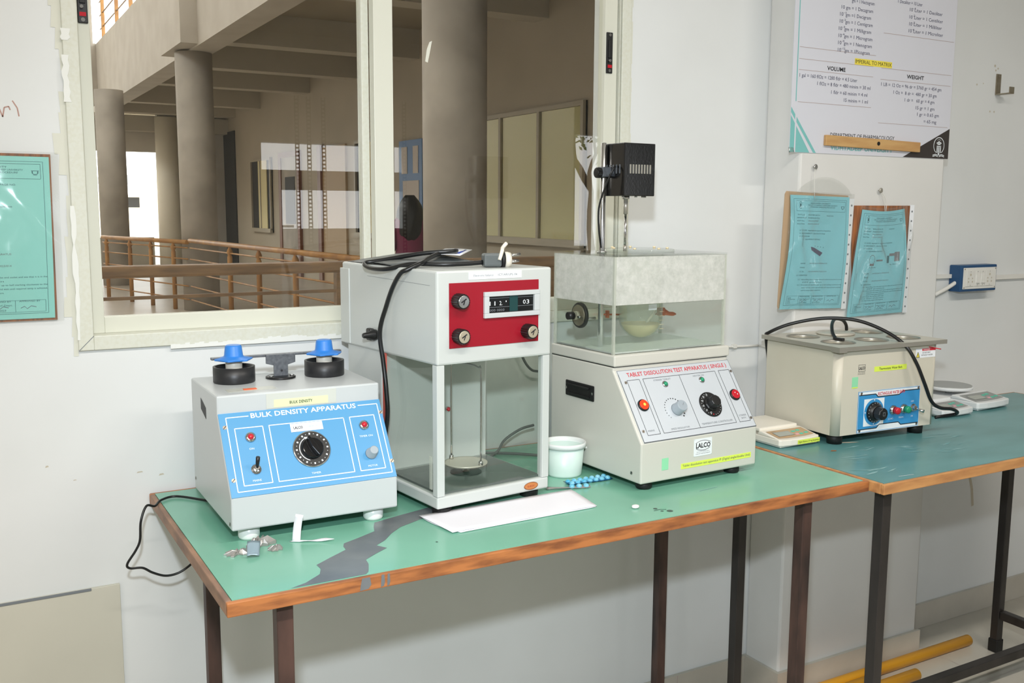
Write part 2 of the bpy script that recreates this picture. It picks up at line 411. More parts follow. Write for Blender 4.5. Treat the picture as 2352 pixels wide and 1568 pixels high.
def window():
    w = empty('window_1', (0, 0, 0)); tag(w, 'wide cream aluminium sliding window looking onto the corridor', None, None, 'structure')
    def fr(b, x0, x1, z0, z1, t, y0, y1, m):
        b.box(x0, x0 + t, y0, y1, z0, z1, m); b.box(x1 - t, x1, y0, y1, z0, z1, m)
        b.box(x0 + t, x1 - t, y0, y1, z0, z0 + t, m); b.box(x0 + t, x1 - t, y0, y1, z1 - t, z1, m)
    b = MB(); fr(b, WX0 - .004, WX1 + .004, WZ0 - .004, WZ1 + .004, .026, -.008, .09, 'alu_cream')
    b.m = wallplane(-.008)
    b.line((WX0 - .004, WZ0 - .004), (WX0 + .022, WZ0 + .022), .0012, 'print_grey')
    b.build('outer_frame', w, .0015)
    # wall paint smeared over the frame's flange
    b = MB(); b.m = wallplane(-.0085); rnd = random.Random(3)
    def blob(x0, x1, z0, z1, m, n=9):
        L_ = [(x0 + rnd.uniform(-.002, .002), z0 + (z1 - z0) * i / n) for i in range(n + 1)]; R_ = [(x1 + rnd.uniform(-.003, .003), z0 + (z1 - z0) * i / n) for i in range(n + 1)]
        for i in range(n): b.poly([L_[i], R_[i], R_[i + 1], L_[i + 1]], m)
    blob(WX0 - .006, WX0 + .003, 1.48, 1.56, 'smear'); blob(WX0 - .006, WX0 + .007, 1.585, 1.605, 'smear', 4); blob(WX0 - .006, WX0 + .000, 1.06, 1.30, 'smear', 14)
    b.m = wallplane(-.0088); rnd = random.Random(9)
    for i in range(40):
        x = .05 + i * .0088; h = .001 + .004 * rnd.random() + (.003 if 20 < i < 30 else 0)
        b.poly([(x, WZ0 - .010), (x + .0088, WZ0 - .010), (x + .0088, WZ0 - .004 + h), (x, WZ0 - .004 + h * .9)], 'smear')
    b.build('paint_smear', w)
    # thick putty band around the frame on the wall
    b = MB(); rnd = random.Random(5); b.m = wallplane(-.0006)
    for i in range(30):
        z = 1.03 + i * .036; x = WX0 - .006 - .010 * rnd.random() - (.012 if i % 7 in (2, 3) else 0)
        b.poly([(x, z), (WX0 - .004, z), (WX0 - .004, z + .036), (x + rnd.uniform(-.003, .003), z + .036)], 'putty')
    for i in range(34):
        z = 1.03 + i * .032; x = WX1 + .010 + .003 * rnd.random()
        b.poly([(WX1 + .004, z), (x, z), (x, z + .032), (WX1 + .004, z + .032)], 'putty')
    b.build('putty_line', w)
    # left sash in the rear track
    s = MB(); x0, x1, z0, z1 = WX0 + .022, .4705, WZ0 + .022, WZ1 - .022
    s.box(x0, x0 + .024, .030, .055, z0, z1, 'alu_stile'); s.box(x1 - .016, x1, .030, .055, z0, z1, 'alu_cream')
    s.box(x0 + .024, x1 - .016, .030, .055, z0, z0 + .030, 'alu_stile'); s.box(x0 + .024, x1 - .016, .030, .055, z1 - .03, z1, 'alu_stile')
    so = s.build('sash', w, .001)
    g = MB(); g.box(x0 + .024, x1 - .016, .041, .044, z0 + .03, z1 - .03, 'window_glass'); g.build('glass_pane', so)
    # right sash in the front track
    s = MB(); x0, x1 = .4705, WX1 - .030
    s.box(x0, x0 + .042, .002, .027, z0, z1, 'alu_stile'); s.box(x1 - .034, x1, .002, .027, z0, z1, 'alu_stile')
    s.box(x0 + .042, x1 - .034, .002, .027, z0, z0 + .030, 'alu_stile'); s.box(x0 + .042, x1 - .034, .002, .027, z1 - .03, z1, 'alu_stile')
    s.box(x1 + .004, x1 + .006, -.004, .03, z0, z1, 'alu_cream')
    s2 = s.build('sash', w, .001)
    g = MB(); g.box(x0 + .042, x1 - .034, .013, .016, z0 + .03, z1 - .03, 'window_glass'); g.build('glass_pane', s2)
    # flaked paint spot stuck on the right pane
    b = MB(); b.m = wallplane(.0125); b.poly([(.590, 1.605), (.596, 1.603), (.600, 1.620), (.606, 1.648), (.600, 1.645), (.594, 1.630)], 'putty'); b.build('paint_spot', s2)
    # sash locks
    for (lx, lz, par, yy) in ((1.052, 1.658, s2, .002), (-.070, 1.668, so, .030)):
        k = MB(); k.box(lx - .0085, lx + .0085, yy - .004, yy, lz - .046, lz + .046, 'black_plastic', .0015)
        k.box(lx - .005, lx + .005, yy - .0065, yy - .004, lz - .012, lz + .028, 'rubber_black', .001)
        k.box(lx - .0055, lx + .0055, yy - .005, yy - .004, lz - .034, lz - .027, 'led_red')
        for dz in (-.040, .040): k.cyl((lx, yy - .004, lz + dz), .0035, .0012, 'chrome', (0, -1, 0), seg=12)
        k.cyl((lx - .002, yy - .004, lz - .018), .003, .006, 'chrome', (0, -1, 0), seg=12)
        k.build('lock', par)
window()

b = MB(); b.box(-1.3, -.060, -.008, -.0003, .0805, .592, 'board_grey'); b.box(-1.3, -.110, -.0095, -.008, .588, .5935, 'print_grey')
tag(b.build('wall_board', bevel=.001), 'plain grey beige board fixed low on the wall left of the green bench', 'board')

# ================================================================== BENCHES
def bench_stain(b):
    P = [(.093, -.598), (.118, -.588), (.147, -.565), (.155, -.545), (.155, -.526), (.185, -.505), (.218, -.483), (.219, -.468), (.225, -.454), (.255, -.440), (.291, -.421), (.298, -.400), (.308, -.378), (.36, -.362), (.428, -.344),
         (.427, -.382), (.385, -.400), (.338, -.422), (.312, -.445), (.29, -.471), (.268, -.488), (.278, -.507), (.252, -.524), (.229, -.541), (.226, -.560), (.219, -.578), (.214, -.590), (.207, -.598)]
    b.poly(P, 'lam_under', .0003)
    for (x, y, s) in ((.785, -.549, .004), (.800, -.572, .006), (.787, -.566, .003), (.25, -.33, .002), (.36, -.52, .002), (1.04, -.40, .003), (.33, -.33, .004)):
        b.disc((x, y), s, 'spot_dark', .0004, 10)
    b.pline([(.775, -.558), (.79, -.556), (.80, -.562)], .002, 'spot_dark', .0004)
    b.pline([(.93, -.50), (.98, -.495)], .0015, 'scuff', .0004)
def teal_marks(b):
    rnd = random.Random(4)
    for (x, y, s) in ((1.50, -.40, .05), (1.60, -.47, .045), (1.68, -.50, .05), (1.42, -.47, .03), (1.36, -.56, .03), (1.75, -.42, .04)):
        for k in range(7):
            cx = x + rnd.uniform(-s, s); cy = y + rnd.uniform(-s, s) * .6; a = rnd.uniform(-.5, .3); l = rnd.uniform(.008, .03); w = rnd.uniform(.001, .004)
            b.poly([(cx - l * cos(a), cy - l * sin(a)), (cx, cy - w), (cx + l * cos(a), cy + l * sin(a)), (cx + .003, cy + w)], 'scuff', .0003 + .00002 * k)
    b.ring((1.60, -.33), .035, .005, 'scuff', .0004, 80, 200, 16)
    b.poly([(1.40, -.398), (1.412, -.404), (1.420, -.398), (1.410, -.392)], 'wood_edge', .0005)
    b.poly([(1.47, -.345), (1.50, -.362), (1.53, -.368), (1.52, -.360), (1.49, -.347)], 'grime', .0005)
    b.pline([(1.36, -.615), (1.40, -.620)], .0015, 'label_white', .0004)
def bench(x0, x1, y0, y1, lam, edge, side, legs, legmat, marks, drips, stretch, label, T=.022, w=.0245, dz=0):
    e = .009; h = H + dz; r = empty('laminate_bench', (x0, y0, 0)); W = x1 - x0; D = y1 - y0; tag(r, label, 'table')
    b = MB(); b.box(e, W - e, e, D - e, h - T, h, lam); b.m = Matrix.Translation((-x0, -y0, h)); marks(b); b.build('worktop', r)
    b = MB(); b.box(0, W, 0, e, h - T, h - .0003, edge, .002); b.box(0, W, D - e, D, h - T, h - .0003, edge, .002)
    b.box(0, e, e, D - e, h - T, h - .0003, side, .002); b.box(W - e, W, e, D - e, h - T, h - .0003, edge, .002)
    b.m = plane((-x0, 0, 0), (1, 0, 0), (0, 0, 1))
    for (a, c) in drips: b.poly([(a, h - T + .002), (c - (c - a) * .25, h - T + .0035), (c, h - T + .009), (c - (c - a) * .12, h - .001), (a + (c - a) * .2, h - .001), (a + (c - a) * .08, h - T + .011)], 'lam_under', .0004)
    b.build('edging', r)
    for (lx, ly) in legs:
        lx -= x0 + w / 2; ly -= y0 + w / 2
        b = MB(); b.box(lx, lx + w, ly, ly + w, .02, h - T - .0003, legmat, .002); l = b.build('leg', r)
        b = MB(); b.box(lx - .003, lx + w + .003, ly - .003, ly + w + .003, .0005, .040, 'rubber_black', .003); b.build('foot_cap', l)
    for s in stretch:
        b = MB(); b.box(s[0] - x0, s[1] - x0, s[2] - y0, s[3] - y0, s[4], s[5], legmat, .002); b.build('stretcher', r)
bench(0, 1.281, -.6085, -.006, 'lam_green', 'wood_edge', 'wood_grey', ((.085, -.115), (1.150, -.115), (.088, -.572), (1.137, -.572)), 'leg_rust', bench_stain,
      ((.193, .211), (.2260, .2325), (.2360, .2410)), (), 'bench with mint green laminate top, dark peeled streak and brown wooden edging')
bench(1.2825, 2.468, -.644, -.137, 'lam_teal', 'wood_light', 'wood_light', ((1.350, -.17), (2.336, -.225), (1.331, -.603), (2.336, -.603)), 'leg_black', teal_marks, (),
      ((2.324, 2.348, -.589, -.239, .105, .130), (1.364, 2.322, -.400, -.376, .085, .110), (1.336, 1.360, -.589, -.184, .085, .110)),
      'bench with teal blue laminate top, light wooden edging and black steel legs')

# ================================================================== BULK DENSITY APPARATUS
def screw(b, x, y, r=.004, z=0.0): b.disc((x, y), r, 'screw', z + .0006, 12); b.line((x - r * .7, y - r * .7), (x + r * .7, y + r * .7), r * .3, 'print_black', z + .0008)
def bulk():
    W, D, f, z1, z2, z3, s = .2851, .286, .0235, .0772, .2007, .2304, .081
    r = empty('bulk_density_apparatus', (.0644, -.3807, H), -.0101)
    tag(r, 'pale grey bulk density tester with sloping sky blue panel and two blue caps', 'laboratory instrument')
    b = MB(); b.prism([(0, 0, f), (0, 0, z1), (0, s, z2), (0, s, z3), (0, D, z3), (0, D, f)], (W, 0, 0), 'box_white')
    body = b.build('body', r, .003)
    b = MB(); b.m = plane((0, D, 0), (0, -1, 0), (0, 0, 1))      # left side, seen from the left
    b.poly([(D - .205, .188), (D - .165, .176), (D - .165, .196), (D - .205, .208)], 'rubber_black', .0004)
    b.build('side_slot', body)
    for (w, z) in ((.275, .045), (.012, .033)): b = MB(); b.m = plane((0, D, 0), (0, -1, 0), (0, 0, 1)); screw(b, D - w, z, .0035); b.build('side_screw', body)
    for (x, y) in ((.034, .030), (W - .034, .030), (.034, D - .03), (W - .034, D - .03)):
        b = MB(); b.lathe([(.0155, 0), (.0175, .004), (.0175, f + .001)], 'tub_white', (x, y, 0.0003)); b.build('foot', r)
    # panel
    up = Vector((0, s, z2 - z1)).normalized(); L = .1477
    b = MB(); b.m = plane((0, 0, z1), (1, 0, 0), up); b.m = b.m @ Matrix.Translation((0, 0, .0006))
    b.box(.001, W - .001, .001, L - .001, -.0004, .0012, 'blue_panel'); z = .0015
    def F(x0, y0, x1, y1, t=.0016): b.frame(x0, y0, x1, y1, t, 'print_white', z)
    b.pline([(.050, .1385), (.0125, .1385), (.0125, .0095), (.2775, .0095), (.2775, .1385), (.242, .1385)], .0016, 'print_white', z)
    b.txt('BULK DENSITY APPARATUS', .0535, .238, .1345, .0085, 'print_white', z, bold=.018)
    F(.023, .018, .071, .119); F(.080, .018, .212, .119); F(.2215, .018, .268, .119)
    for t, x0, x1, y in (('ON', .042, .050, .079), ('MAINS', .039, .053, .024), ('TIMER', .137, .153, .024), ('TIMER ON', .233, .257, .079), ('MOTOR', .237, .254, .024)):
        b.txt(t, x0, x1, y, .0034, 'print_white', z)
    for (x, y) in ((.0085, .122), (.0085, .03), (.2815, .122), (.2815, .03)): screw(b, x, y, .0035, .001)
    pn = b.build('control_panel', r)
    base = plane((0, 0, z1), (1, 0, 0), up) @ Matrix.Translation((0, 0, .0018))
    b = MB(); b.m = base @ Matrix.Translation((0, 0, .0003)); b.box(.116, .172, .1015, .1165, 0, .0006, 'label_white'); b.txt('LALCO', .121, .137, .1065, .0045, 'print_black', .0009, bold=.03); b.txt('LABORATORY', .146, .164, .108, .002, 'teal_text', .0009)
    b.build('sticker', pn)
    for (x, y) in ((.047, .1005), (.245, .1005)):
        b = MB(); b.m = base; b.lathe([(.0085, 0), (.0085, .003), (.0055, .004)], 'chrome', (x, y, 0)); b.build('lamp_bezel', pn)
        b = MB(); b.m = base; b.sph((x, y, .004), .0052, 'led_red', sz=.8); b.build('indicator_lamp', pn)
    b = MB(); b.m = base; c = (.145, .068, 0)
    b.lathe([(.0325, 0), (.0325, .0015), (.031, .0025)], 'chrome', c, seg=48); b.lathe([(.0305, .0025), (.0305, .0035)], 'black_plastic', c, seg=48)
    for k in range(24):
        a = 2 * pi * k / 24; rr = .0265; cx = c[0] + rr * sin(a); cy = c[1] + rr * cos(a); w = .0006 if k % 2 else .0015
        b.line((cx - w * sin(a), cy - w * cos(a)), (cx + w * sin(a), cy + w * cos(a)), .0010 if k % 2 else .0026, 'print_white', .0038)
    b.ring((c[0], c[1]), .0215, .0012, 'print_white', .0038, 110, 250, 20); b.poly([(.134, .0895), (.141, .089), (.137, .0855)], 'print_white', .0039)
    b.build('timer_dial', pn)
    b = MB(); b.m = base; b.lathe([(.019, .0035), (.0185, .008), (.017, .010)], 'black_gloss', c, seg=36)
    a = radians(112); dx, dy = cos(a), sin(a); n = (-dy, dx)
    pts = [(c[0] + dx * l + n[0] * w, c[1] + dy * l + n[1] * w, .010) for l, w in ((.0185, .002), (.0, .0048), (-.0185, .002), (-.0185, -.002), (0, -.0048), (.0185, -.002))]
    b.prism(pts, (0, 0, .010), 'black_gloss'); b.build('timer_knob', pn, .001)
    b = MB(); b.m = base; b.lathe([(.0085, 0), (.0085, .0025), (.006, .004), (.006, .007), (.0035, .008), (.0035, .011)], 'chrome', (.047, .044, 0), seg=12, smooth=False)
    b.build('switch_bush', pn); b = MB(); b.m = base; b.tube([(.047, .044, .009), (.047, .050, .016), (.0475, .057, .024)], [.0025, .003, .0035], 'black_plastic', sub=1); b.build('toggle_switch', pn)
    b = MB(); b.m = base; b.lathe([(.0105, 0), (.0100, .003), (.0080, .004), (.0076, .018), (.0065, .019)], 'knob_grey', (.247, .0475, 0)); b.build('motor_knob', pn)
    # label on the lip
    b = MB(); b.m = plane((0, s, 0), (1, 0, 0), (0, 0, 1)); b.box(.082, .205, .2015, .2275, .0002, .0008, 'tape', .0003)
    b.box(.095, .190, .2035, .2165, .0008, .0012, 'label_pale'); b.txt('BULK DENSITY', .122, .162, .2075, .0050, 'print_black', .0015, bold=.01); b.build('name_label', r)
    b = MB(); b.box(.026, .108, .105, .135, z3 + .0002, z3 + .0006, 'tape'); b.box(.054, .076, .114, .124, z3 + .0006, z3 + .0016, 'orange'); b.build('orange_sticker', r)
    # cups, caps, clamp bridge
    for (x, y) in ((.060, .208), (.226, .206)):
        t = z3
        b = MB(); b.lathe([(.0355, t), (.0365, t + .002), (.0365, t + .0285), (.0325, t + .0285), (.0320, t + .003), (.0, t + .003)], 'black_cup', (x, y, 0), seg=40, capt=False); b.build('cup_holder', r)
        b = MB(); b.lathe([(.0145, t + .003), (.0145, t + .041), (.012, t + .043)], 'ivory', (x, y, 0)); ps = b.build('cylinder_socket', r)
        b = MB(); b.lathe([(.0305, t + .040), (.0315, t + .0425), (.0185, t + .0455), (.0165, t + .048), (.0145, t + .064), (.0125, t + .0665)], 'cap_blue', (x, y, 0), seg=24)
        b.prism([(x + .034 * cos(pi / 3 * k), y + .034 * sin(pi / 3 * k), t + .0395) for k in range(6)], (0, 0, .003), 'cap_blue'); b.build('blue_cap', r, .0008)
    t = z3; x, y = .145, .212
    b = MB(); b.lathe([(.027, t), (.027, t + .003), (.025, t + .004)], 'black_plastic', (x, y, 0), seg=36)
    for k in (-1, 1): b.cyl((x + k * .019, y - .006, t + .004), .004, .002, 'chrome', seg=10)
    b.build('bracket_flange', r)
    b = MB(); b.prism([(x - .013, y - .004, t + .004), (x - .013, y - .004, t + .024), (x - .027, y - .004, t + .028), (x - .027, y - .004, t + .044), (x + .027, y - .004, t + .044), (x + .027, y - .004, t + .028), (x + .013, y - .004, t + .024), (x + .013, y - .004, t + .004)], (0, .004, 0), 'hammertone')
    b.cyl((x + .001, y - .0045, t + .014), .002, .001, 'print_black', (0, -1, 0), seg=10); b.build('bracket_plate', r, .001)
    b = MB(); b.box(.022, .262, .212, .222, t + .040, t + .0445, 'hammertone', .001); b.build('clamp_bar', r)
bulk()

# ================================================================== TWO PAN / SINGLE PAN BALANCE
def knob(b, x, y, r0, L, ribs='black_plastic', face='knob_face', base=None):
    n = 40; pr = [(r0 * (1 if k % 2 else .92)) for k in range(n)]
    P = [(x + pr[k] * cos(2 * pi * k / n), y + pr[k] * sin(2 * pi * k / n), 0) for k in range(n)]
    b.prism(P, (0, 0, L), ribs); b.lathe([(r0 * .80, L), (r0 * .80, L + .001), (r0 * .72, L + .0015)], face, (x, y, 0), seg=24)
    b.line((x - r0 * .4, y - r0 * .1), (x + r0 * .35, y + r0 * .35), r0 * .16, 'print_black', L + .002); b.line((x - r0 * .1, y - r0 * .4), (x + r0 * .1, y + r0 * .1), r0 * .13, 'print_black', L + .002)
def balance():
    W, D = .2464, .3586; f = .014; zb = .044; z1 = .2699; z2 = .4335
    r = empty('analytical_balance', (.4152, -.4068, H), .1064)
    tag(r, 'tall off white balance with glass weighing chamber and dark red dial panel', 'laboratory balance')
    for (x, y) in ((.022, .022), (W - .030, .022), (.022, D - .03), (W - .03, D - .03)):
        b = MB(); b.lathe([(.017, 0.0003), (.018, .010), (.014, f + .0006)], 'rubber_black', (x, y, 0), seg=20, smooth=False); b.build('foot', r)
    b = MB(); b.box(0, W, 0, D, f, .036, 'box_pale', .003); b.build('base', r)
    b = MB(); b.box(.012, W - .012, .012, .19, .036, .040, 'stone_dark'); b.build('base_plate', r)
    b = MB(); p = .0155
    b.box(0, p, 0, p, .036, z1, 'box_pale', .001); b.build('front_post', r)
    b = MB(); b.box(W - p, W, 0, p, .036, z1, 'box_pale', .001); b.build('front_post', r)
    b = MB(); b.box(.003, W - .003, .205, D - .012, .036, z1 + .003, 'box_pale', .003); rear = b.build('rear_housing', r)
    b = MB(); b.cyl((.150, .205, .143), .0055, .003, 'chrome', (0, -1, 0)); b.sph((.150, .2015, .143), .004, 'led_red', sz=1); b.build('screw', rear)
    b = MB(); b.box(.001, .004, .186, .198, .042, z1, 'rust_strip'); b.build('door_seal', r)
    for n, a in (('front_glass', (p, W - p, .006, .008, .037, z1)), ('side_glass', (.004, .006, p, .186, .037, z1)), ('side_glass', (W - .006, W - .004, p, .20, .037, z1))):
        b = MB(); b.box(*a, 'pane'); g = b.build(n, r)
        if n == 'side_glass':
            x = a[0] - .0025 if a[0] < .1 else a[1]
            b = MB(); b.box(x, x + .0025, .022, .030, .045, .105, 'edge_glass', .0008); b.build('pull_strip', g)
    # weighing pan and stirrup
    cx, cy = .128, .105
    b = MB(); b.lathe([(.003, .055), (.040, .056), (.0415, .058), (.0415, .060), (.039, .0595), (.003, .0585)], 'steel_soft', (cx, cy, 0), seg=40); pan = b.build('weighing_pan', r)
    b = MB(); b.lathe([(.006, .040), (.006, .044), (.003, .046), (.003, .055)], 'steel', (cx, cy, 0)); b.lathe([(.030, .0402), (.030, .0415)], 'black_plastic', (cx, cy, 0), seg=30); b.build('pan_rest', r)
    dx, dy = .010, -.036
    b = MB(); t = z1 - .020
    b.tube([(cx - dx, cy - dy, .060), (cx - dx, cy - dy, t - .02), (cx - dx * .8, cy - dy * .8, t - .004), (cx, cy, t), (cx + dx * .8, cy + dy * .8, t - .004), (cx + dx, cy + dy, t - .02), (cx + dx, cy + dy, .060)], .0016, 'chrome', sub=6)
    for k in (-1, 1): b.lathe([(.0045, .0595), (.0045, .066), (.0025, .068)], 'chrome', (cx + k * dx, cy + k * dy, 0), seg=14)
    b.tube([(cx, cy, t), (cx, cy, z1 + .002)], .0016, 'chrome', sub=1); b.box(cx - .02, cx + .014, cy - .004, cy + .004, z1 - .010, z1 - .004, 'steel'); b.build('stirrup', pan)
    # head
    b = MB(); b.box(-.001, W + .001, -.002, D, z1, z2, 'box_pale', .004); head = b.build('head_housing', r)
    b = MB(); b.box(-.0035, .0, D - .034, D + .004, z1 + .003, z2 - .012, 'box_pale', .001); b.box(.0, W, D, D + .004, z1 + .003, z2 - .012, 'box_pale', .001); b.build('rear_cover', head)
    b = MB(); b.m = plane((-.001, 0, 0), (0, -1, 0), (0, 0, 1)); b.line((-.25, z2 - .022), (-.02, z2 - .026), .0006, 'print_grey', .0002); b.build('seam', head)
    M0 = plane((0, -.002, 0), (1, 0, 0), (0, 0, 1))
    b = MB(); b.m = M0; b.box(.0235, .2165, .2985, .412, .0, .0015, 'maroon', .0004); fp = b.build('dial_panel', head)
    for (x, z) in ((.040, .381), (.041, .320), (.189, .319)):
        b = MB(); b.m = M0 @ Matrix.Translation((0, 0, .0015)); knob(b, x, z, .0135, .020, face='chrome' if z > .35 else 'knob_face'); b.build('knob', fp)
    b = MB(); b.m = M0
    x0, x1, y0, y1 = .0935, .2155, .3475, .394
    for q in ((x0, x1, y0, y0 + .0085), (x0, x1, y1 - .0085, y1), (x0, x0 + .010, y0 + .0085, y1 - .0085), (x1 - .012, x1, y0 + .0085, y1 - .0085)): b.box(q[0], q[1], q[2], q[3], .0015, .0075, 'box_white', .001)
    dw = b.build('display_frame', fp)
    b = MB(); b.m = M0; b.box(.1035, .2035, .356, .3855, .0016, .0024, 'display_black'); b.box(.150, .168, .357, .3850, .0024, .0032, 'display_green')
    for x, s in ((.1065, '1'), (.117, '1'), (.128, '2.'), (.1415, "'"), (.180, '0'), (.188, '3')): b.txt(s, x, x + (.002 if s in "1'" else .006), .369, .0075, 'print_white', .0028)
    b.rect(.104, .3655, .150, .3662, 'print_grey', .0026); b.rect(.104, .3815, .203, .3822, 'print_grey', .0026); b.rect(.168, .3655, .203, .3662, 'print_grey', .0026)
    b.txt('000 0000', .107, .139, .3585, .0042, 'print_grey', .0026); b.build('display', fp)
    b = MB(); b.m = M0; b.box(.064, .178, .4165, .4300, .0002, .0008, 'label_white'); b.txt('Electronic balance', .074, .116, .4215, .0038, 'print_grey', .0011); b.txt('ICT/AR/LPL-06', .126, .168, .4215, .0038, 'print_grey', .0011); b.build('name_label', head)
    b = MB(); b.lathe([(.010, 0), (.011, .006), (.006, .018), (.005, .026), (.004, .028)], 'black_plastic', (-.001, .218, .3015), (-1, 0, 0)); b.box(-.012, -.001, .222, .240, .290, .313, 'black_plastic', .003); b.build('arrest_lever', head)
    b = MB(); b.m = plane((0, 0, 0), (1, 0, 0), (0, 0, 1)); b.poly([(.205 + .0165 * cos(2 * pi * k / 28), .0245 + .0075 * sin(2 * pi * k / 28)) for k in range(28)], 'wood_edge', .0004)
    b.poly([(.205 + .0145 * cos(2 * pi * k / 28), .0245 + .0060 * sin(2 * pi * k / 28)) for k in range(28)], 'badge', .0006); b.txt('K-ROY', .197, .213, .0225, .0035, 'maroon', .0008); b.build('maker_badge', r)
    return r
balance()
def L2W(o, rz, p):                       # point in a device's own frame -> world
    return Vector((o[0] + p[0] * cos(rz) - p[1] * sin(rz), o[1] + p[0] * sin(rz) + p[1] * cos(rz), H + p[2]))
BAL = (.4152, -.4068); BR = .1064
bp = lambda x, y, z: L2W(BAL, BR, (x, y, z))
zt = .4335
# things lying on the balance
b = MB(); rnd = random.Random(2)
def sheet(b, P, nu, nv, fn, th, m):
    """P: four corners; fn(u,v) height; closed thin slab"""
    A, B_, C_, D_ = [Vector(p) for p in P]; vs = []
    for lay in (0, 1):
        for j in range(nv + 1):
            for i in range(nu + 1):
                u, v = i / nu, j / nv; p = (A * (1 - u) + B_ * u) * (1 - v) + (D_ * (1 - u) + C_ * u) * v
                d = fn(u, v); d = d if isinstance(d, Vector) else Vector((0, 0, d))
                nn = (B_ - A).cross(D_ - A).normalized(); vs.append(p + d + nn * th * (lay - .5))
    n = (nu + 1) * (nv + 1); fs = []
    for j in range(nv):
        for i in range(nu):
            a = j * (nu + 1) + i; q = [a, a + 1, a + nu + 2, a + nu + 1]; fs.append(q[::-1]); fs.append([k + n for k in q])
    rim = [i for i in range(nu + 1)] + [j * (nu + 1) + nu for j in range(1, nv + 1)] + [nv * (nu + 1) + i for i in range(nu - 1, -1, -1)] + [j * (nu + 1) for j in range(nv - 1, 0, -1)]
    for k in range(len(rim)): a, c = rim[k], rim[(k + 1) % len(rim)]; fs.append([a, c, c + n, a + n])
    b.add(vs, fs, m, True); return b
b = MB(); sheet(b, [bp(.000, .15, zt + .002), bp(.20, .12, zt + .002), bp(.235, .335, zt + .002), bp(.005, .345, zt + .002)], 16, 10, lambda u, v: .016 * sin(pi * min(1, u * 1.1)) * (.3 + .7 * sin(pi * v)) + .002 * sin(9 * u + 5 * v), .0015, 'bag_grey')
sheet(b, [bp(.002, .16, zt + .0008), bp(.16, .13, zt + .0008), bp(.17, .30, zt + .0008), bp(.004, .33, zt + .0008)], 8, 6, lambda u, v: 0, .001, 'bag_black')
tag(b.build('plastic_folder'), 'crumpled dark grey plastic folder lying on top of the red panel balance', 'folder')
b = MB(); P = [bp(.085, .155, zt + .0200), bp(.125, .12, zt + .0185), bp(.215, .215, zt + .024), bp(.170, .245, zt + .026)]
sheet(b, P, 8, 3, lambda u, v: .0012 * sin(3 * u), .0008, 'label_white')
sheet(b, [P[0].lerp(P[2], .2) + Vector((0, 0, .0012)), P[0].lerp(P[1], .85) .lerp(P[2], .2) + Vector((0, 0, .0012)), P[1].lerp(P[2], .85) + Vector((-.004, .006, .0012)), P[3].lerp(P[2], .3) + Vector((0, -.008, .0012))], 4, 2, lambda u, v: 0, .0005, 'print_blue')
tag(b.build('leaflet'), 'small white and blue printed leaflet lying on the grey plastic folder', 'leaflet')
b = MB()
def cpt(x, y, z): return bp(x, y, z)
b.tube([cpt(.130, .052, zt + .009), cpt(.10, .060, zt + .007), cpt(.060, .075, zt + .006), cpt(.02, .115, zt + .006), cpt(-.012, .155, zt - .004), cpt(-.020, .205, zt - .004), cpt(-.014, .235, zt + .003), cpt(.01, .225, zt + .007),
        cpt(.07, .165, zt + .022), cpt(.115, .135, zt + .026), cpt(.135, .150, zt + .026), cpt(.11, .155, zt + .024), cpt(.055, .115, zt + .016), cpt(.020, .085, zt + .009), cpt(-.006, .088, zt - .002), cpt(-.013, .100, .425), cpt(-.013, .128, .400), cpt(-.011, .158, .362), cpt(-.0155, .176, .312), cpt(-.012, .170, .255),
        cpt(-.012, .160, .205), cpt(-.012, .158, .150), cpt(-.012, .19, .06), cpt(-.013, .22, .008)], .0042, 'cable_black', sub=8)
cab = tag(b.build('power_cable'), 'thick black cable looped over the red panel balance and hanging down its left side', 'cable')
b = MB(); b.m = Matrix.Translation(bp(.130, .052, zt + .0135)) @ Matrix.Rotation(-.25, 4, 'Z'); b.box(0, .034, -.013, .013, -.0125, .012, 'cable_grey', .004)
b.cyl((.034, 0, 0), .0155, .006, 'rubber_black', (1, 0, 0))
b.lathe([(.014, 0), (.0145, .006), (.013, .012)], 'ivory', (.040, 0, 0), (1, 0, 0))
b.build('plug_body', cab)
b = MB(); b.m = Matrix.Translation(bp(.130, .052, zt + .0135)) @ Matrix.Rotation(-.25, 4, 'Z')
for (dy, dz, l) in ((0, .007, .022), (-.007, -.004, .017), (.007, -.004, .017)): b.cyl((.050, dy, dz), .0024, l, 'chrome', (1, .1, .15), seg=12)
b.tube([(.028, -.014, .0), (.034, -.010, .016), (.038, .0, .022), (.046, .004, .030)], .0035, 'ivory', sub=4); b.build('plug_pins', cab)

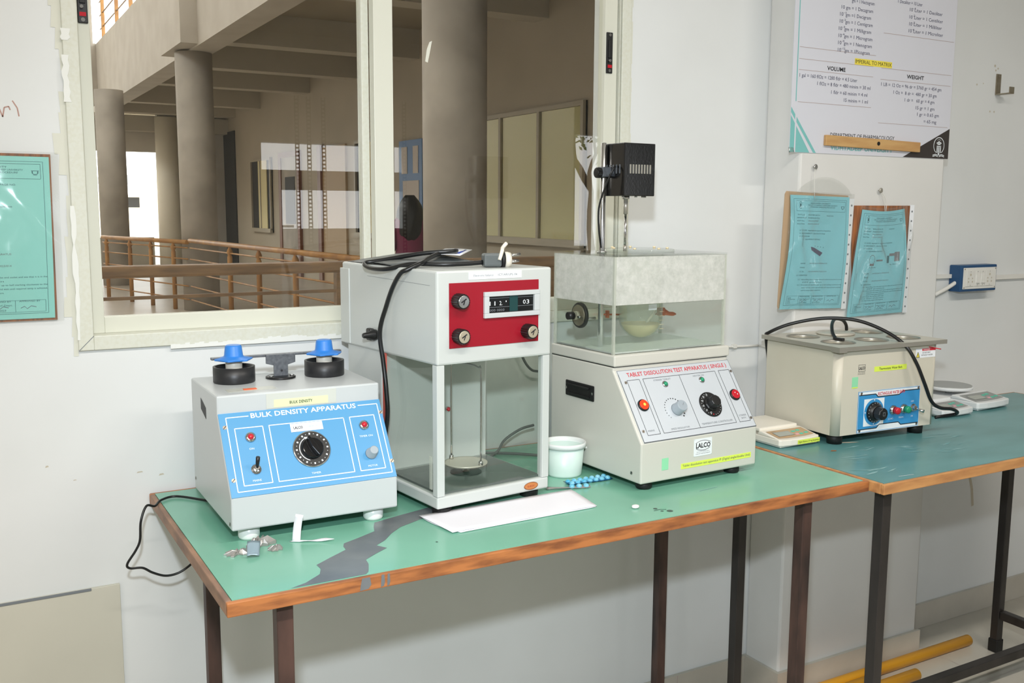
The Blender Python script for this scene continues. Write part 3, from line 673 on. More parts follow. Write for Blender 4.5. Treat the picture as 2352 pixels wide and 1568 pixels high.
# ================================================================== TABLET DISSOLUTION APPARATUS
def diss():
    W, D, f, z1, z2, z3, z4, s = .3067, .3072, .0156, .0937, .2307, .2542, .447, .0974
    r = empty('dissolution_apparatus', (.8223, -.4547, H), .0381)
    tag(r, 'cream tablet dissolution tester with silver panel, glass water tank and black stirrer motor', 'laboratory instrument')
    b = MB(); b.prism([(0, 0, f), (0, 0, z1), (0, s * .95, z1 + (z2 - z1) * .95), (0, s * .95, z2), (0, D, z2), (0, D, f)], (W, 0, 0), 'box_cream'); body = b.build('body', r, .003)
    b = MB(); b.box(-.001, W + .001, s - .010, D + .001, z2 + .001, z3, 'box_cream', .003); b.build('tank_tray', r)
    b = MB(); b.box(.001, W - .001, s - .005, D, z2 - .0005, z2 + .0015, 'rubber_black'); b.build('gasket', r)
    for (x, y) in ((.028, .024), (W - .045, .024), (.028, D - .03), (W - .03, D - .03)):
        b = MB(); b.lathe([(.0145, .0003), (.0165, .004), (.0155, f + .001)], 'rubber_black', (x, y, 0)); b.build('foot', r)
    b = MB(); b.m = plane((0, 0, 0), (0, -1, 0), (0, 0, 1))
    b.box(-.250, -.151, .152, .184, .0002, .003, 'black_plastic', .002); b.box(-.240, -.166, .158, .178, .003, .0034, 'rubber_black')
    b.box(-.241, -.165, .175, .179, .003, .007, 'black_plastic', .001); b.box(-.241, -.165, .157, .160, .003, .006, 'black_plastic', .001)
    for x in (-.246, -.155): b.disc((x, .168), .003, 'chrome', .0036, 12)
    b.build('side_handle', body)
    b = MB(); b.m = plane((0, 0, 0), (0, -1, 0), (0, 0, 1)); screw(b, -.028, .033, .0035); b.build('side_screw', body)
    # sloping panel
    up = Vector((0, s, z2 - z1)).normalized(); L = .166; M0 = plane((0, 0, z1), (1, 0, 0), up) @ Matrix.Translation((0, 0, .0006))
    b = MB(); b.m = M0; b.box(.007, W - .001, .002, L - .008, -.0004, .0010, 'panel_silver'); z = .0013; k = 'print_black'
    b.frame(.007, .002, W - .001, L - .008, .0009, 'print_grey', z); b.line((.0075, .003), (W - .002, .003), .0012, k, z); b.line((.0075, .003), (.0075, L - .016), .0012, k, z)
    b.txt('TABLET DISSOLUTION TEST APPARATUS ( SINGLE )', .028, .294, .1425, .0088, 'print_red', z, bold=.012)
    for q in ((.0225, .016, .0545, .1355), (.0625, .016, .2570, .1355), (.2660, .016, .2965, .1355)): b.frame(*q, .0009, k, z)
    b.line((.158, .016), (.158, .1355), .0009, k, z)
    for t, x0, x1, y, h in (('MAINS', .027, .043, .0235, .0036), ('SPEED REGULATOR', .084, .132, .0205, .0036), ('TEMPERATURE CONTROLLER', .165, .249, .0215, .0038), ('STIRRER', .271, .291, .0285, .0034), ('BATH', .275, .287, .0225, .0034), ('STIRRER TABLET', .088, .133, .1275, .0034), ('HEATER ON', .193, .223, .1275, .0034)):
        b.txt(t, x0, x1, y, h, 'print_grey', z)
    for i in range(19):
        a = radians(225 - i * 15); x = .112 + .0235 * cos(a); y = .063 + .0235 * sin(a); b.disc((x, y), .0009 + .00005 * i, k, z, 8)
    for (x, y) in ((.0185, .131), (.0155, .026), (.3005, .131), (.3005, .022)): screw(b, x, y, .0032, .001)
    pn = b.build('control_panel', r)
    for (x, y) in ((.113, .1185), (.2115, .1185)):
        b = MB(); b.m = M0; b.lathe([(.0068, .001), (.0068, .003), (.005, .0036)], 'chrome', (x, y, 0), seg=20); b.build('lamp_bezel', pn)
        b = MB(); b.m = M0; b.sph((x + .0006, y, .0036), .0046, 'led_green', sz=.8, seg=14); b.build('indicator_lamp', pn)
    for (x, y, mm) in ((.0385, .079, 'led_red_lit'), (.2825, .0765, 'led_red')):
        b = MB(); b.m = M0; b.lathe([(.0125, .001), (.0125, .004), (.0108, .005)], 'black_plastic', (x, y, 0)); sw = b.build('switch_bezel', pn)
        b = MB(); b.m = M0; b.lathe([(.0102, .004), (.0100, .0065), (.0094, .0072)], mm, (x, y, 0))
        if mm == 'led_red_lit': b.disc((x, y), .003, 'led_core', .0075, 12)
        else: b.disc((x - .002, y + .003), .0012, 'print_white', .0075, 10); b.disc((x + .003, y - .001), .0012, 'print_white', .0075, 10)
        tag(b.build('rocker_switch', pn), 'glowing red switch' if mm == 'led_red_lit' else 'unlit red switch')
    b = MB(); b.m = M0; b.lathe([(.0135, .001), (.0125, .003), (.0120, .020), (.0108, .022)], 'knob_grey', (.1175, .0615, 0), seg=30); b.line((.1175, .0615), (.1215, .0665), .001, 'print_grey', .0222); b.build('speed_knob', pn)
    b = MB(); b.m = M0; c = (.2075, .0625)
    b.lathe([(.0275, .001), (.0275, .003), (.026, .0035)], 'black_plastic', (c[0], c[1], 0), seg=44)
    for i in range(20):
        a = radians(95 + i * 15); rr = .0235
        if i % 2 == 0 and i < 12: b.ring((c[0] + (rr - .003) * cos(a), c[1] + (rr - .003) * sin(a)), .0018, .0007, 'print_white', .0037, 0, 300, 8)
        b.disc((c[0] + rr * cos(a), c[1] + rr * sin(a)), .0007, 'print_white', .0037, 6)
    b.disc((c[0] - .004, c[1] - .0225), .0014, 'led_red', .0038, 8); b.build('thermostat_dial', pn)
    b = MB(); b.m = M0; b.lathe([(.0165, .0035), (.0160, .006), (.0135, .007), (.0130, .020), (.0118, .0225)], 'black_plastic', (c[0], c[1], 0), seg=10, smooth=False); b.build('thermostat_knob', pn, .001)
    # stickers on the lower front
    F0 = plane((0, 0, 0), (1, 0, 0), (0, 0, 1)); o_ = MB()
    b = MB(); b.m = F0; b.box(.134, .1815, .0535, .0885, .0001, .0006, 'label_white'); b.frame(.134, .0535, .1815, .0885, .0018, 'print_white', .0008); b.txt('LALCO', .139, .1775, .070, .0095, 'print_black', .0009, bold=.03)
    b.ring((.158, .040), .0445, .0008, 'print_black', .0009, 63, 117, 12); b.ring((.158, .105), .0405, .0010, 'print_black', .0009, 243, 297, 12); b.txt('ALWAYS SCIENTIFIC', .141, .1755, .0610, .0018, 'print_grey', .0009); b.txt('LALCO INSTRUMENTS', .139, .1775, .0570, .0022, 'print_grey', .0009); b.build('maker_sticker', r)
    b = MB(); b.m = F0; b.box(.052, .0685, .037, .0605, .0001, .0006, 'sticker_green'); b.build('green_sticker', r)
    b = MB(); b.m = F0; b.box(.1015, .292, .0325, .0435, .0001, .0006, 'label_yellow'); b.txt('Tablet dissolution test apparatus IP (Digital single/double Unit)', .105, .289, .0365, .0048, 'print_navy', .0009); b.build('name_label', r)
    # tank: glass walls, water, frosted upper band
    x0, x1, y0, y1 = .004, W - .006, s + .001, D - .002; t = .004; zw = .352
    b = MB()
    b.box(x0, x1, y0, y0 + t, z3, zw, 'tank_glass'); b.box(x0, x1, y1 - t, y1, z3, zw, 'tank_glass'); b.box(x0, x0 + t, y0 + t, y1 - t, z3, zw, 'tank_glass'); b.box(x1 - t, x1, y0 + t, y1 - t, z3, zw, 'tank_glass')
    for (a, c, d, e) in ((x0, x0 + t, y0, y0 + t), (x1 - t, x1, y0, y0 + t), (x0, x0 + t, y1 - t, y1), (x1 - t, x1, y1 - t, y1)): b.box(a - .0006, c + .0006, d - .0006, e + .0006, z3, z4, 'edge_glass')
    tk = b.build('water_tank', r)
    b = MB(); g = .0008
    b.box(x0, x1, y0, y0 + t, zw, z4, 'tank_frost'); b.box(x0, x1, y1 - t, y1, zw, z4, 'tank_frost'); b.box(x0, x0 + t, y0 + t, y1 - t, zw, z4, 'tank_frost'); b.box(x1 - t, x1, y0 + t, y1 - t, zw, z4, 'tank_frost')
    tag(b.build('misted_glass', tk), 'upper tank glass misted with condensation')
    b = MB(); b.box(x0 + t, x1 - t, y0 + t, y1 - t, z3 + .001, z3 + .004, 'water_line'); b.build('tank_floor', tk)
    b = MB(); b.box(x0 + t, x1 - t, y0 + t, y1 - t, z3 + .004, zw - .002, 'water'); b.build('bath_water', tk)
    b = MB(); b.box(x0 - .001, x1 + .001, y0 - .001, y1 + .001, z4, z4 + .004, 'tank_glass'); b.lathe([(.075, z4 + .0045), (.075, z4 + .010), (.070, z4 + .011)], 'pane', (.150, .205, 0), seg=48)
    for k in range(7):
        a = 2 * pi * k / 7 + .3; b.cyl((.150 + .06 * cos(a), .205 + .06 * sin(a), z4 + .011), .003, .003, 'milk', seg=10)
    b.build('tank_lid', tk)
    cx, cy = .155, .200
    b = MB(); R = .047; pr = [(.002, z3 + .012)] + [(R * sin(a), z3 + .012 + R * (1 - cos(a))) for a in [pi / 2 * k / 10 for k in range(1, 11)]] + [(R, z4 - .002), (R - .002, z4 - .002), (R - .002, z3 + .012 + R)] + [((R - .002) * sin(a), z3 + .014 + (R - .002) * (1 - cos(a))) for a in [pi / 2 * k / 8 for k in range(7, 0, -1)]]
    b.lathe(pr, 'vessel_glass', (cx, cy, 0), seg=40, capb=True, capt=True)
    b.m = plane((cx, cy - R - .0006, 0), (1, 0, 0), (0, 0, 1)); b.rect(-.018, .332, .004, .344, 'label_white'); 
    for k in range(7): b.rect(.012, .345 - k * .009, .024, .3458 - k * .009, 'milk')
    v = b.build('glass_vessel', tk)
    b = MB(); b.lathe([(.002, z3 + .015)] + [((R - .0035) * sin(a), z3 + .015 + (R - .0035) * (1 - cos(a))) for a in [pi / 2 * k / 10 for k in range(1, 9)]], 'milk', (cx, cy, 0), seg=36); b.build('sample_liquid', v)
    # heater entering from the left wall
    hz = .320; hy = .235
    b = MB(); b.lathe([(.026, .010), (.027, .012), (.027, .016), (.025, .017)], 'rubber_black', (x0 + t, hy, hz), (1, 0, 0), seg=32); b.lathe([(.0215, .008), (.0225, .0100)], 'hook_metal', (x0 + t, hy, hz), (1, 0, 0), seg=32); b.lathe([(.009, 0), (.009, .008)], 'milky', (x0 + t, hy, hz), (1, 0, 0), seg=20)
    for dy in (-.012, .012): b.cyl((x0 + t, hy + dy, hz - .002), .0025, .009, 'chrome', (1, 0, 0), seg=10)
    ht = b.build('heater_flange', tk)
    b = MB(); b.lathe([(.012, 0), (.012, .038), (.009, .044), (.002, .047)], 'milky', (x0 + .022, hy, hz), (1, 0, 0)); b.tube([(x0 + .012, hy - .016, hz - .006), (x0 + .045, hy - .016, hz - .006)], .003, 'chrome', sub=1); b.build('heater_cap', ht)
    b = MB(); b.tube([(x0 + .05, hy, hz), (x0 + .09, hy - .004, hz - .002), (x0 + .12, hy, hz - .004)], .002, 'copper', sub=3); b.box(x0 + .083, x0 + .089, hy - .008, hy, hz - .009, hz + .007, 'copper', .001); b.build('heater_rod', ht)
    b = MB(); b.tube([(.200, .205, .315), (.215, .200, .322), (.232, .20, .316), (.252, .198, .314)], [.0015, .006, .0045, .002], 'copper', sub=3); b.box(.205, .219, .192, .208, .312, .330, 'copper', .003); b.build('thermostat_probe', tk)
    b = MB(); b.tube([(.150, .21, z3 + .02), (.168, .205, .290), (.196, .20, .324)], .0028, 'ivory', sub=4); b.build('sampling_tube', tk)
    b = MB(); b.cyl((-.010, hy, hz), .008, .0140, 'black_plastic', (1, 0, 0)); b.build('heater_terminal', tk)
    # stand rod, clamp, motor, shaft
    rx, ry = .040, .188
    b = MB(); b.cyl((rx, ry, z3 + .004), .0058, .672 - z3 - .004, 'chrome', bev=.001); b.lathe([(.010, z4 + .0045), (.010, z4 + .008)], 'chrome', (rx, ry, 0)); rod = b.build('stand_rod', r)
    b = MB(); b.box(rx - .009, rx + .009, ry - .010, ry + .010, .604, .624, 'hammertone', .002); b.build('clamp', rod)
    b = MB(); knob(b, 0, 0, .0105, .009, face='black_plastic'); b.v = [Matrix.Translation((rx - .0095, ry - .002, .612)) @ Matrix.Rotation(-pi / 2, 4, 'Y') @ v for v in b.v]; b.build('clamp_knob', rod)
    mx0, mx1, my0, my1, mz0, mz1 = .0475, .1265, .130, .202, .566, .670
    b = MB(); b.box(mx0, mx1, my0, my1, mz0, mz1, 'motor_black', .0015); mo = b.build('motor_housing', r)
    for k in range(8):  # pale slats stand in for light showing at the vents
        x = mx0 + .014 + k * .0072; b = MB(); b.box(x, x + .0038, my0 - .0010, my0 + .001, .610, .628, 'steel', .0006); b.build('vent_slot', mo)
    for k in range(5):
        y = my0 + .012 + k * .0105; b = MB(); b.box(mx0 - .0010, mx0 + .001, y, y + .004, .610, .628, 'hammertone', .0006); b.build('vent_slot', mo)
    for (x, y) in ((.058, .145), (.085, .138), (.108, .145), (.118, .150)): b = MB(); b.cyl((x, y, mz0 - .003), .0028, .003, 'chrome', seg=10); b.build('screw', mo)
    sx, sy = .0755, .158
    b = MB(); b.cyl((sx, sy, mz0 - .006), .0075, .006, 'chrome', seg=16); b.cyl((sx, sy, .530), .0042, .031, 'steel', seg=16); b.cyl((sx, sy, z4 + .011), .0026, .530 - z4 - .011, 'chrome', seg=12); b.cyl((sx, sy, .455), .0036, .012, 'steel', seg=12); b.build('drive_shaft', mo)
    b = MB(); b.tube([(mx0 + .002, my0 + .03, .625), (mx0 - .012, my0 + .02, .618), (mx0 - .020, my0 + .03, .59), (mx0 - .026, my0 + .045, .545), (mx0 - .022, my0 + .05, .50), (mx0 - .012, my0 + .055, .462)], .002, 'cable_black', sub=8); b.build('motor_cable', mo)
diss()

# ================================================================== WATER BATH
def bath():
    W, D, f, zt = .3278, .2403, .0224, .2200
    r = empty('water_bath', (1.4441, -.3684, H), -.0527)
    tag(r, 'cream rectangular water bath with holed steel lid and blue control panel on the teal bench', 'laboratory instrument')
    b = MB(); rad = .016; P = []
    for (cx, cy, a0) in ((rad, rad, 180), (W - rad, rad, 270), (W - .003, D - .003, 0), (.003, D - .003, 90)):
        q = rad if cy < .1 else .003
        for k in range(7): a = radians(a0 + 90 * k / 6); P.append((cx + q * cos(a), cy + q * sin(a), f))
    b.prism(P, (0, 0, zt - f), 'bath_cream', True)
    for i in (-1,): pass
    body = b.build('body', r)
    for p in body.data.polygons:
        if len(p.vertices) > 4 or p.area > .002: p.use_smooth = False
    for (x, y) in ((.026, .026), (W - .036, .026), (.03, D - .03), (W - .03, D - .03)):
        b = MB(); b.lathe([(.0175, .0003), (.0185, f + .001)], 'rubber_black', (x, y, 0), seg=24); b.build('foot', r)
    # lid: steel plate with six round openings
    x0, x1, y0, y1 = -.010, W + .012, -.012, D + .008; z = zt + .012
    b = MB(); nx, ny = 3, 2; m = .014; gx = (x1 - x0 - 2 * m) / nx; gy = (y1 - y0 - 2 * m) / ny; N = 32; cen = []
    vs, fs = [], []
    for i in range(nx):
        for j in range(ny):
            cx = x0 + m + gx * (i + .5); cy = y0 + m + gy * (j + .5); cen.append((cx, cy)); R = .040; k0 = len(vs)
            for k in range(N):
                a = 2 * pi * (k + .5) / N; c, s_ = cos(a), sin(a); q = 1 / max(abs(c), abs(s_)); vs += [(cx + R * c, cy + R * s_, z), (cx + gx / 2 * q * c, cy + gy / 2 * q * s_, z)]
            for k in range(N): a = k0 + 2 * k; c = k0 + 2 * ((k + 1) % N); fs.append([a, a + 1, c + 1, c])
            for (a, sxx, syy) in ((0, 1, 1), (1, -1, 1), (2, -1, -1), (3, 1, -1)):
                ka = k0 + 2 * (N // 8 - 1 + a * N // 4) + 1; kb = k0 + 2 * ((N // 8 + a * N // 4) % N) + 1; vs.append((cx + sxx * gx / 2, cy + syy * gy / 2, z)); fs.append([ka, len(vs) - 1, kb])
    b.add(vs, fs, 'steel_soft'); 
    b.box(x0, x1, y0, y0 + m, z - .0015, z, 'steel_soft'); b.box(x0, x1, y1 - m, y1, z - .0015, z, 'steel_soft'); b.box(x0, x0 + m, y0 + m, y1 - m, z - .0015, z, 'steel_soft'); b.box(x1 - m, x1, y0 + m, y1 - m, z - .0015, z, 'steel_soft')
    t = .001
    b.box(x0, x1, y0 - t, y0, z - .010, z, 'steel'); b.box(x0, x1, y1, y1 + t, z - .010, z, 'steel'); b.box(x0 - t, x0, y0, y1, z - .010, z, 'steel'); b.box(x1, x1 + t, y0, y1, z - .010, z, 'steel')
    b.box(x0 - .0012, x0 + .022, y0 - .0018, y0 - .0011, z - .0125, z, 'steel'); b.box(x0 - .0018, x0 - .0011, y0 - .001, y0 + .022, z - .0125, z, 'steel')
    lid = b.build('lid', r)
    b = MB(); b.box(.006, W - .006, .006, D - .006, zt + .0005, zt + .003, 'steel_inside'); b.build('basin', r)
    for k, (cx, cy) in enumerate(cen):
        b = MB()
        if k == 3: b.lathe([(.044, z + .0005), (.047, z + .0025), (.046, z + .006), (.020, z + .0085), (.001, z + .009)], 'steel_soft', (cx, cy, 0), seg=40, capb=False)
        else: b.lathe([(.0405, z + .0004), (.0395, z + .0012), (.0380, z - .003), (.0395, z - .008)], 'steel', (cx, cy, 0), seg=40, capb=False, capt=False)
        b.build('hole_cover' if k == 3 else 'hole_rim', lid)
    # blue panel
    F0 = plane((0, 0, 0), (1, 0, 0), (0, 0, 1)); b = MB(); b.m = F0
    X0, X1, Y0, Y1 = .068, .270, .0235, .1225; b.box(X0, X1, Y0, Y1, .0001, .0012, 'blue_bath'); z = .0015
    b.poly([(X0 + .002, Y1 - .002), (X0 + .002, Y1 - .008), (X0 + .055, Y1 - .008), (X0 + .063, Y1 - .015), (X1 - .070, Y1 - .015), (X1 - .058, Y1 - .007), (X1 - .002, Y1 - .007), (X1 - .002, Y1 - .002)], 'print_white', z)
    b.pline([(X0 + .002, Y1 - .009), (X0 + .055, Y1 - .009), (X0 + .063, Y1 - .016), (X1 - .070, Y1 - .016), (X1 - .058, Y1 - .008), (X1 - .002, Y1 - .008)], .0022, 'print_black', z + .0001)
    b.poly([(X0 + .002, Y0 + .002), (X1 - .002, Y0 + .002), (X1 - .002, Y0 + .008), (X1 - .060, Y0 + .008), (X1 - .068, Y0 + .015), (X0 + .070, Y0 + .015), (X0 + .062, Y0 + .007), (X0 + .002, Y0 + .007)][::1], 'print_white', z)
    b.pline([(X0 + .002, Y0 + .008), (X0 + .062, Y0 + .008), (X0 + .070, Y0 + .016), (X1 - .068, Y0 + .016), (X1 - .060, Y0 + .009), (X1 - .002, Y0 + .009)], .0022, 'print_black', z + .0001)
    b.frame(X0, Y0, X1, Y1, .0008, 'print_white', z + .0001); b.txt('RECTANGULAR WATER BATH', .130, .218, .1095, .0075, 'print_red', z + .0003, bold=.02)
    for t, a, c, y in (('TEMP.', .110, .127, .0365), ('LOAD', .168, .184, .0475), ('MAIN', .203, .218, .0480), ('OFF', .241, .251, .084), ('ON', .243, .250, .0480)): b.txt(t, a, c, y, .0042, 'print_white', z)
    b.box(.087, .152, .038, .103, .0012, .0016, 'print_white', .0002)
    b.disc((.1195, .0705), .0315, 'blue_bath', .0019, 40)
    for (dx, dy) in ((0, .0285), (0, -.0285), (-.0285, 0)): b.poly([(.1195 + dx - .002, .0705 + dy + .002), (.1195 + dx, .0705 + dy - .002), (.1195 + dx + .002, .0705 + dy + .002)], 'print_white', .0021)
    for (x, y) in ((X0 + .009, Y1 - .005), (X1 - .006, Y1 - .004), (X0 + .008, Y0 + .005), (X1 - .006, Y0 + .006)): screw(b, x, y, .0035, .001)
    pn = b.build('control_panel', r)
    b = MB(); b.m = F0; c = (.1195, .0705); b.lathe([(.0245, .002), (.0245, .006), (.0175, .012), (.0165, .014)], 'black_plastic', (c[0], c[1], 0), seg=36)
    for i in range(14):
        a = radians(60 + i * 20); b.disc((c[0] + .0225 * cos(a), c[1] + .0225 * sin(a)), .0011, 'print_white', .0078, 6)
    b.build('thermostat_dial', pn)
    b = MB(); b.m = F0; b.lathe([(.0155, .014), (.0145, .030), (.013, .032)], 'black_plastic', (c[0], c[1], 0), seg=10, smooth=False); b.frame(c[0] - .004, c[1] - .004, c[0] + .004, c[1] + .005, .0012, 'print_grey', .0325); b.build('thermostat_knob', pn, .001)
    for x, m in ((.1815, 'led_red'), (.2165, 'led_green')):
        b = MB(); b.m = F0; b.lathe([(.0115, .0012), (.0115, .004), (.0095, .005), (.0095, .009)], 'chrome', (x, .0705, 0)); bz = b.build('lamp_bezel', pn)
        b = MB(); b.m = F0; b.lathe([(.0085, .009), (.0085, .018), (.007, .0205), (.002, .0215)], m, (x, .0705, 0)); tag(b.build('indicator_lamp', pn), 'red indicator lamp' if m == 'led_red' else 'green indicator lamp')
    b = MB(); b.m = F0; b.lathe([(.0095, .0012), (.0095, .004), (.006, .006), (.006, .011)], 'chrome', (.2475, .0705, 0), seg=14, smooth=False); b.tube([(.2475, .0705, .009), (.250, .068, .020), (.2535, .0655, .030)], [.002, .003, .004], 'chrome', sub=1); b.build('toggle_switch', pn)
    b = MB(); b.m = F0; b.box(.210 - .095, .2205, .1665, .1785, .0001, .0006, 'label_yellow'); b.txt('Thermostatic Water Bath', .130, .205, .1700, .0055, 'print_black', .0009, bold=.005); b.build('name_label', r)
    b = MB(); b.m = F0; b.frame(.064, .1700, .086, .1860, .0008, 'print_black', .0004); b.txt('LALCO', .066, .0845, .1745, .0070, 'print_black', .0005, bold=.03); b.txt('LALCO SCIENTIFIC', .063, .086, .1665, .0018, 'print_black', .0005); b.txt('INSTRUMENTS', .063, .086, .1630, .0018, 'print_black', .0005); b.build('maker_mark', r)
    b = MB(); b.m = F0; b.box(.046, .0645, .132, .158, .0001, .0006, 'sticker_green'); b.rect(.046, .132, .0645, .1345, 'label_yellow', .0008); b.build('green_sticker', r)
    b = MB(); b.m = F0; b.box(.249, .316, .190, .2125, .0001, .0006, 'label_white', .0002); b.poly([(.250, .1915), (.262, .1915), (.256, .2045)], 'hl_yellow', .0008); b.pline([(.250, .1915), (.262, .1915), (.256, .2045), (.250, .1915)], .0012, 'print_black', .0009); b.txt('!', .2553, .2567, .193, .0065, 'print_black', .001)
    b.rect(.270, .2065, .316, .2120, 'print_red', .0008); b.txt('DANGER', .274, .296, .2077, .0033, 'print_white', .001); b.txt('DO NOT HEAT', .271, .298, .2005, .0034, 'print_black', .001); b.txt('WITHOUT WATER', .267, .306, .1945, .0034, 'print_black', .001)
    b.build('warning_label', r)
    b = MB(); sheet(b, [(.292, -.0012, .213), (.322, -.0012, .207), (.322, -.0012, .2095), (.292, -.0012, .2155)], 6, 1, lambda u, v: Vector((0, -.010 * u * u, .001)), .0004, 'print_red'); b.build('peeling_corner', r)
bath()
BO = (1.4441, -.3684); BRZ = -.0527; wp = lambda x, y, z: L2W(BO, BRZ, (x, y, z))
b = MB(); b.tube([wp(.02, .250, .15), wp(.010, .255, .222), wp(.004, .238, .238), wp(.040, .200, .262), wp(.10, .150, .278), wp(.15, .095, .276), wp(.185, .04, .255), wp(.205, -.005, .225), wp(.222, -.026, .185), wp(.245, -.034, .135), wp(.272, -.034, .090), wp(.300, -.036, .072), wp(.345, -.034, .064), wp(.370, -.030, .054), wp(.375, -.020, .046), wp(.352, -.010, .042), wp(.330, .00, .038)], .0042, 'cable_black', sub=8)
tag(b.build('power_cable'), 'thick black cable arching over the water bath lid and down across its blue panel', 'cable')
b = MB(); b.tube([wp(.085, .095, .234), wp(.098, .120, .246), wp(.125, .150, .262), wp(.165, .18, .270), wp(.205, .195, .264), wp(.228, .205, .250), wp(.236, .21, .236)], .0042, 'cable_black', sub=8)
b.m = Matrix.Translation(wp(.083, .088, .2325)); b.box(-.005, .005, -.018, .010, -.0005, .006, 'black_plastic', .001)
tag(b.build('probe_cable'), 'short black cable looping up from a hole in the water bath lid', 'cable')

# ================================================================== DIGITAL SCALES
def scale(loc, rz, label, shell, deck, sc, round_pan, yellow=None, group=None, key2=('key_green', 'key_pink')):
    """front edge along local -y, width x"""
    r = empty('digital_balance', (loc[0], loc[1], loc[2]), rz); r.scale = (sc, sc, sc); tag(r, label, 'scale', group)
    b = MB(); P = [(0, .006), (.006, 0), (.040, -.006), (.085, -.008), (.130, -.006), (.164, 0), (.170, .006), (.170, .225), (.164, .232), (.006, .232), (0, .225)]
    b.prism([(x, y, .006) for x, y in P], (0, 0, .020), shell); b.box(.006, .164, .004, .226, .0003, .006, shell)
    b.prism([(0.001, .010, .026), (0.001, .080, .038), (.001, .094, .038), (.001, .100, .026)], (.168, 0, 0), shell); b.build('shell', r, .003)
    up = Vector((0, .070, .012)).normalized(); b = MB(); b.m = plane((0, .010, .026), (1, 0, 0), up) @ Matrix.Translation((0, 0, .0004))
    b.poly([(.010, .006), (.050, .002), (.120, .002), (.160, .006), (.160, .064), (.010, .064)], deck, .0006)
    b.box(.024, .086, .018, .046, .0006, .0018, 'lcd', .0004); b.frame(.022, .016, .088, .048, .002, 'scale_grey', .0016); b.txt('MODEL', .024, .044, .052, .0040, 'print_grey', .001)
    b.build('fascia', r)
    k = 0
    for (x, y) in ((.104, .040), (.126, .044), (.100, .018), (.118, .018), (.142, .022)):
        b = MB(); b.m = plane((0, .010, .026), (1, 0, 0), up); b.box(x - .007, x + .007, y - .004, y + .005, .0006, .0024, key2[1] if k == 2 else key2[0], .0008); b.build('key', r); k += 1
    if round_pan:
        b = MB(); b.lathe([(.010, .026), (.010, .040)], shell, (.085, .162, 0)); b.lathe([(.066, .040), (.074, .043), (.075, .050), (.073, .052)], shell, (.085, .162, 0), seg=48); p = b.build('pan_support', r)
        b = MB(); b.lathe([(.071, .0515), (.071, .0535), (.069, .054)], 'steel_pan', (.085, .162, 0), seg=48); b.build('weighing_pan', p)
    else:
        b = MB(); b.box(.02, .150, .100, .225, .026, .034, shell, .002); b.box(.004, .166, .092, .236, .034, .046, shell, .004); b.build('weighing_pan', r)
    if yellow:
        b = MB(); b.m = plane((0, -.0078, 0), (1, 0, 0), (0, 0, 1)); b.box(.066, .160, .0085, .0215, .001, .0014, 'label_yellow'); b.txt(yellow, .069, .157, .0125, .0060, 'print_black', .0018); b.build('name_label', r)
scale((1.314, -.328, H + .0005), .0, 'cream digital balance with tan keypad left of the water bath', 'scale_cream', 'scale_tan', .745, False, 'Digital Balance (10 mg Sensitivity)')
scale((1.935, -.290, H + .0005), .0, 'white digital balance half hidden behind the right side of the water bath', 'scale_white', 'scale_grey', .745, False)
scale((2.100, -.276, H + .0005), .04, 'white digital balance with round pan, farthest right on the teal bench', 'scale_white', 'scale_grey', .87, True)

# ================================================================== SMALL THINGS ON THE GREEN BENCH
def tub():
    r = empty('plastic_tub', (.768, -.268, H)); tag(r, 'round white plastic tub with wide rim between the two tall instruments', 'tub')
    b = MB(); b.lathe([(.036, .0003), (.0365, .004), (.041, .060), (.0385, .060), (.0345, .005), (0.0005, .005)], 'tub_green', seg=48, capt=False); b.build('bowl', r)
    b = MB(); b.lathe([(.0405, .0585), (.0445, .0590), (.0450, .0660), (.0440, .0690), (.0425, .0690), (.0400, .0640), (.0400, .0585)], 'tub_white', seg=48, capb=False, capt=False); b.build('rim', r)
    b = MB(); b.box(.043, .050, -.012, .006, .050, .054, 'tub_white', .001); b.build('handle_lug', r)
tub()
def blister(loc, rz, n, m, label, strip, pills, bare=0, tilt=0):
    r = empty('blister_strip', (loc[0], loc[1], H + .0004), rz); tag(r, label, 'blister pack')
    b = MB(); sheet(b, [(0, 0, .002), (n * .0145 + bare, 0, .002), (n * .0145 + bare, m * .014, .002), (0, m * .014, .002)], 12, 2, lambda u, v: .0012 * sin(6 * u + 2 * v) + .0006, .0006, strip); b.build('foil_sheet', r)
    for i in range(n):
        for j in range(m):
            b = MB(); b.sph((bare + .007 + i * .0145, .007 + j * .014, .0035), .0058, pills, sz=.85, seg=14, n=7); b.build('pill', r)
blister((.728, -.356, H), .02, 4 + 3, 2, 'blister strip full of shiny blue capsules beside the white tub', 'strip_blue', 'pill_blue')
blister((.672, -.357, H), -.30, 3, 1, 'half used silver blister strip in front of the blue capsule strip', 'foil', 'pill_blue', bare=.045)
b = MB(); b.lathe([(.0035, 0.0003), (.0055, .001), (.006, .003), (.0055, .005), (.003, .006)], 'tablet', (.755, -.529, H + .0003), sx=1.25, seg=20); tag(b.build('tablet'), 'single white tablet lying near the front edge of the green bench', 'tablet')
b = MB()
sheet(b, [(.384, -.500, H + .0012), (.694, -.491, H + .0012), (.700, -.392, H + .0012), (.390, -.392, H + .0012)], 20, 8, lambda u, v: Vector((.03 * (1 - v) ** 2 * (1 - u) ** 6, 0, .0003)), .0008, 'paper')
sheet(b, [(.400, -.497, H + .0028), (.697, -.490, H + .0028), (.703, -.394, H + .0028), (.386, -.391, H + .0028)], 24, 8, lambda u, v: Vector((0, 0, .0055 * v * (.4 + u) * (1 - .3 * v) + .003 * sin(pi * u) * (1 - v) * v + .0008 * sin(16 * u) * (1 - v))), .0008, 'paper')
tag(b.build('folded_paper'), 'folded white sheet of paper lying in front of the red panel balance', 'paper')
b = MB()
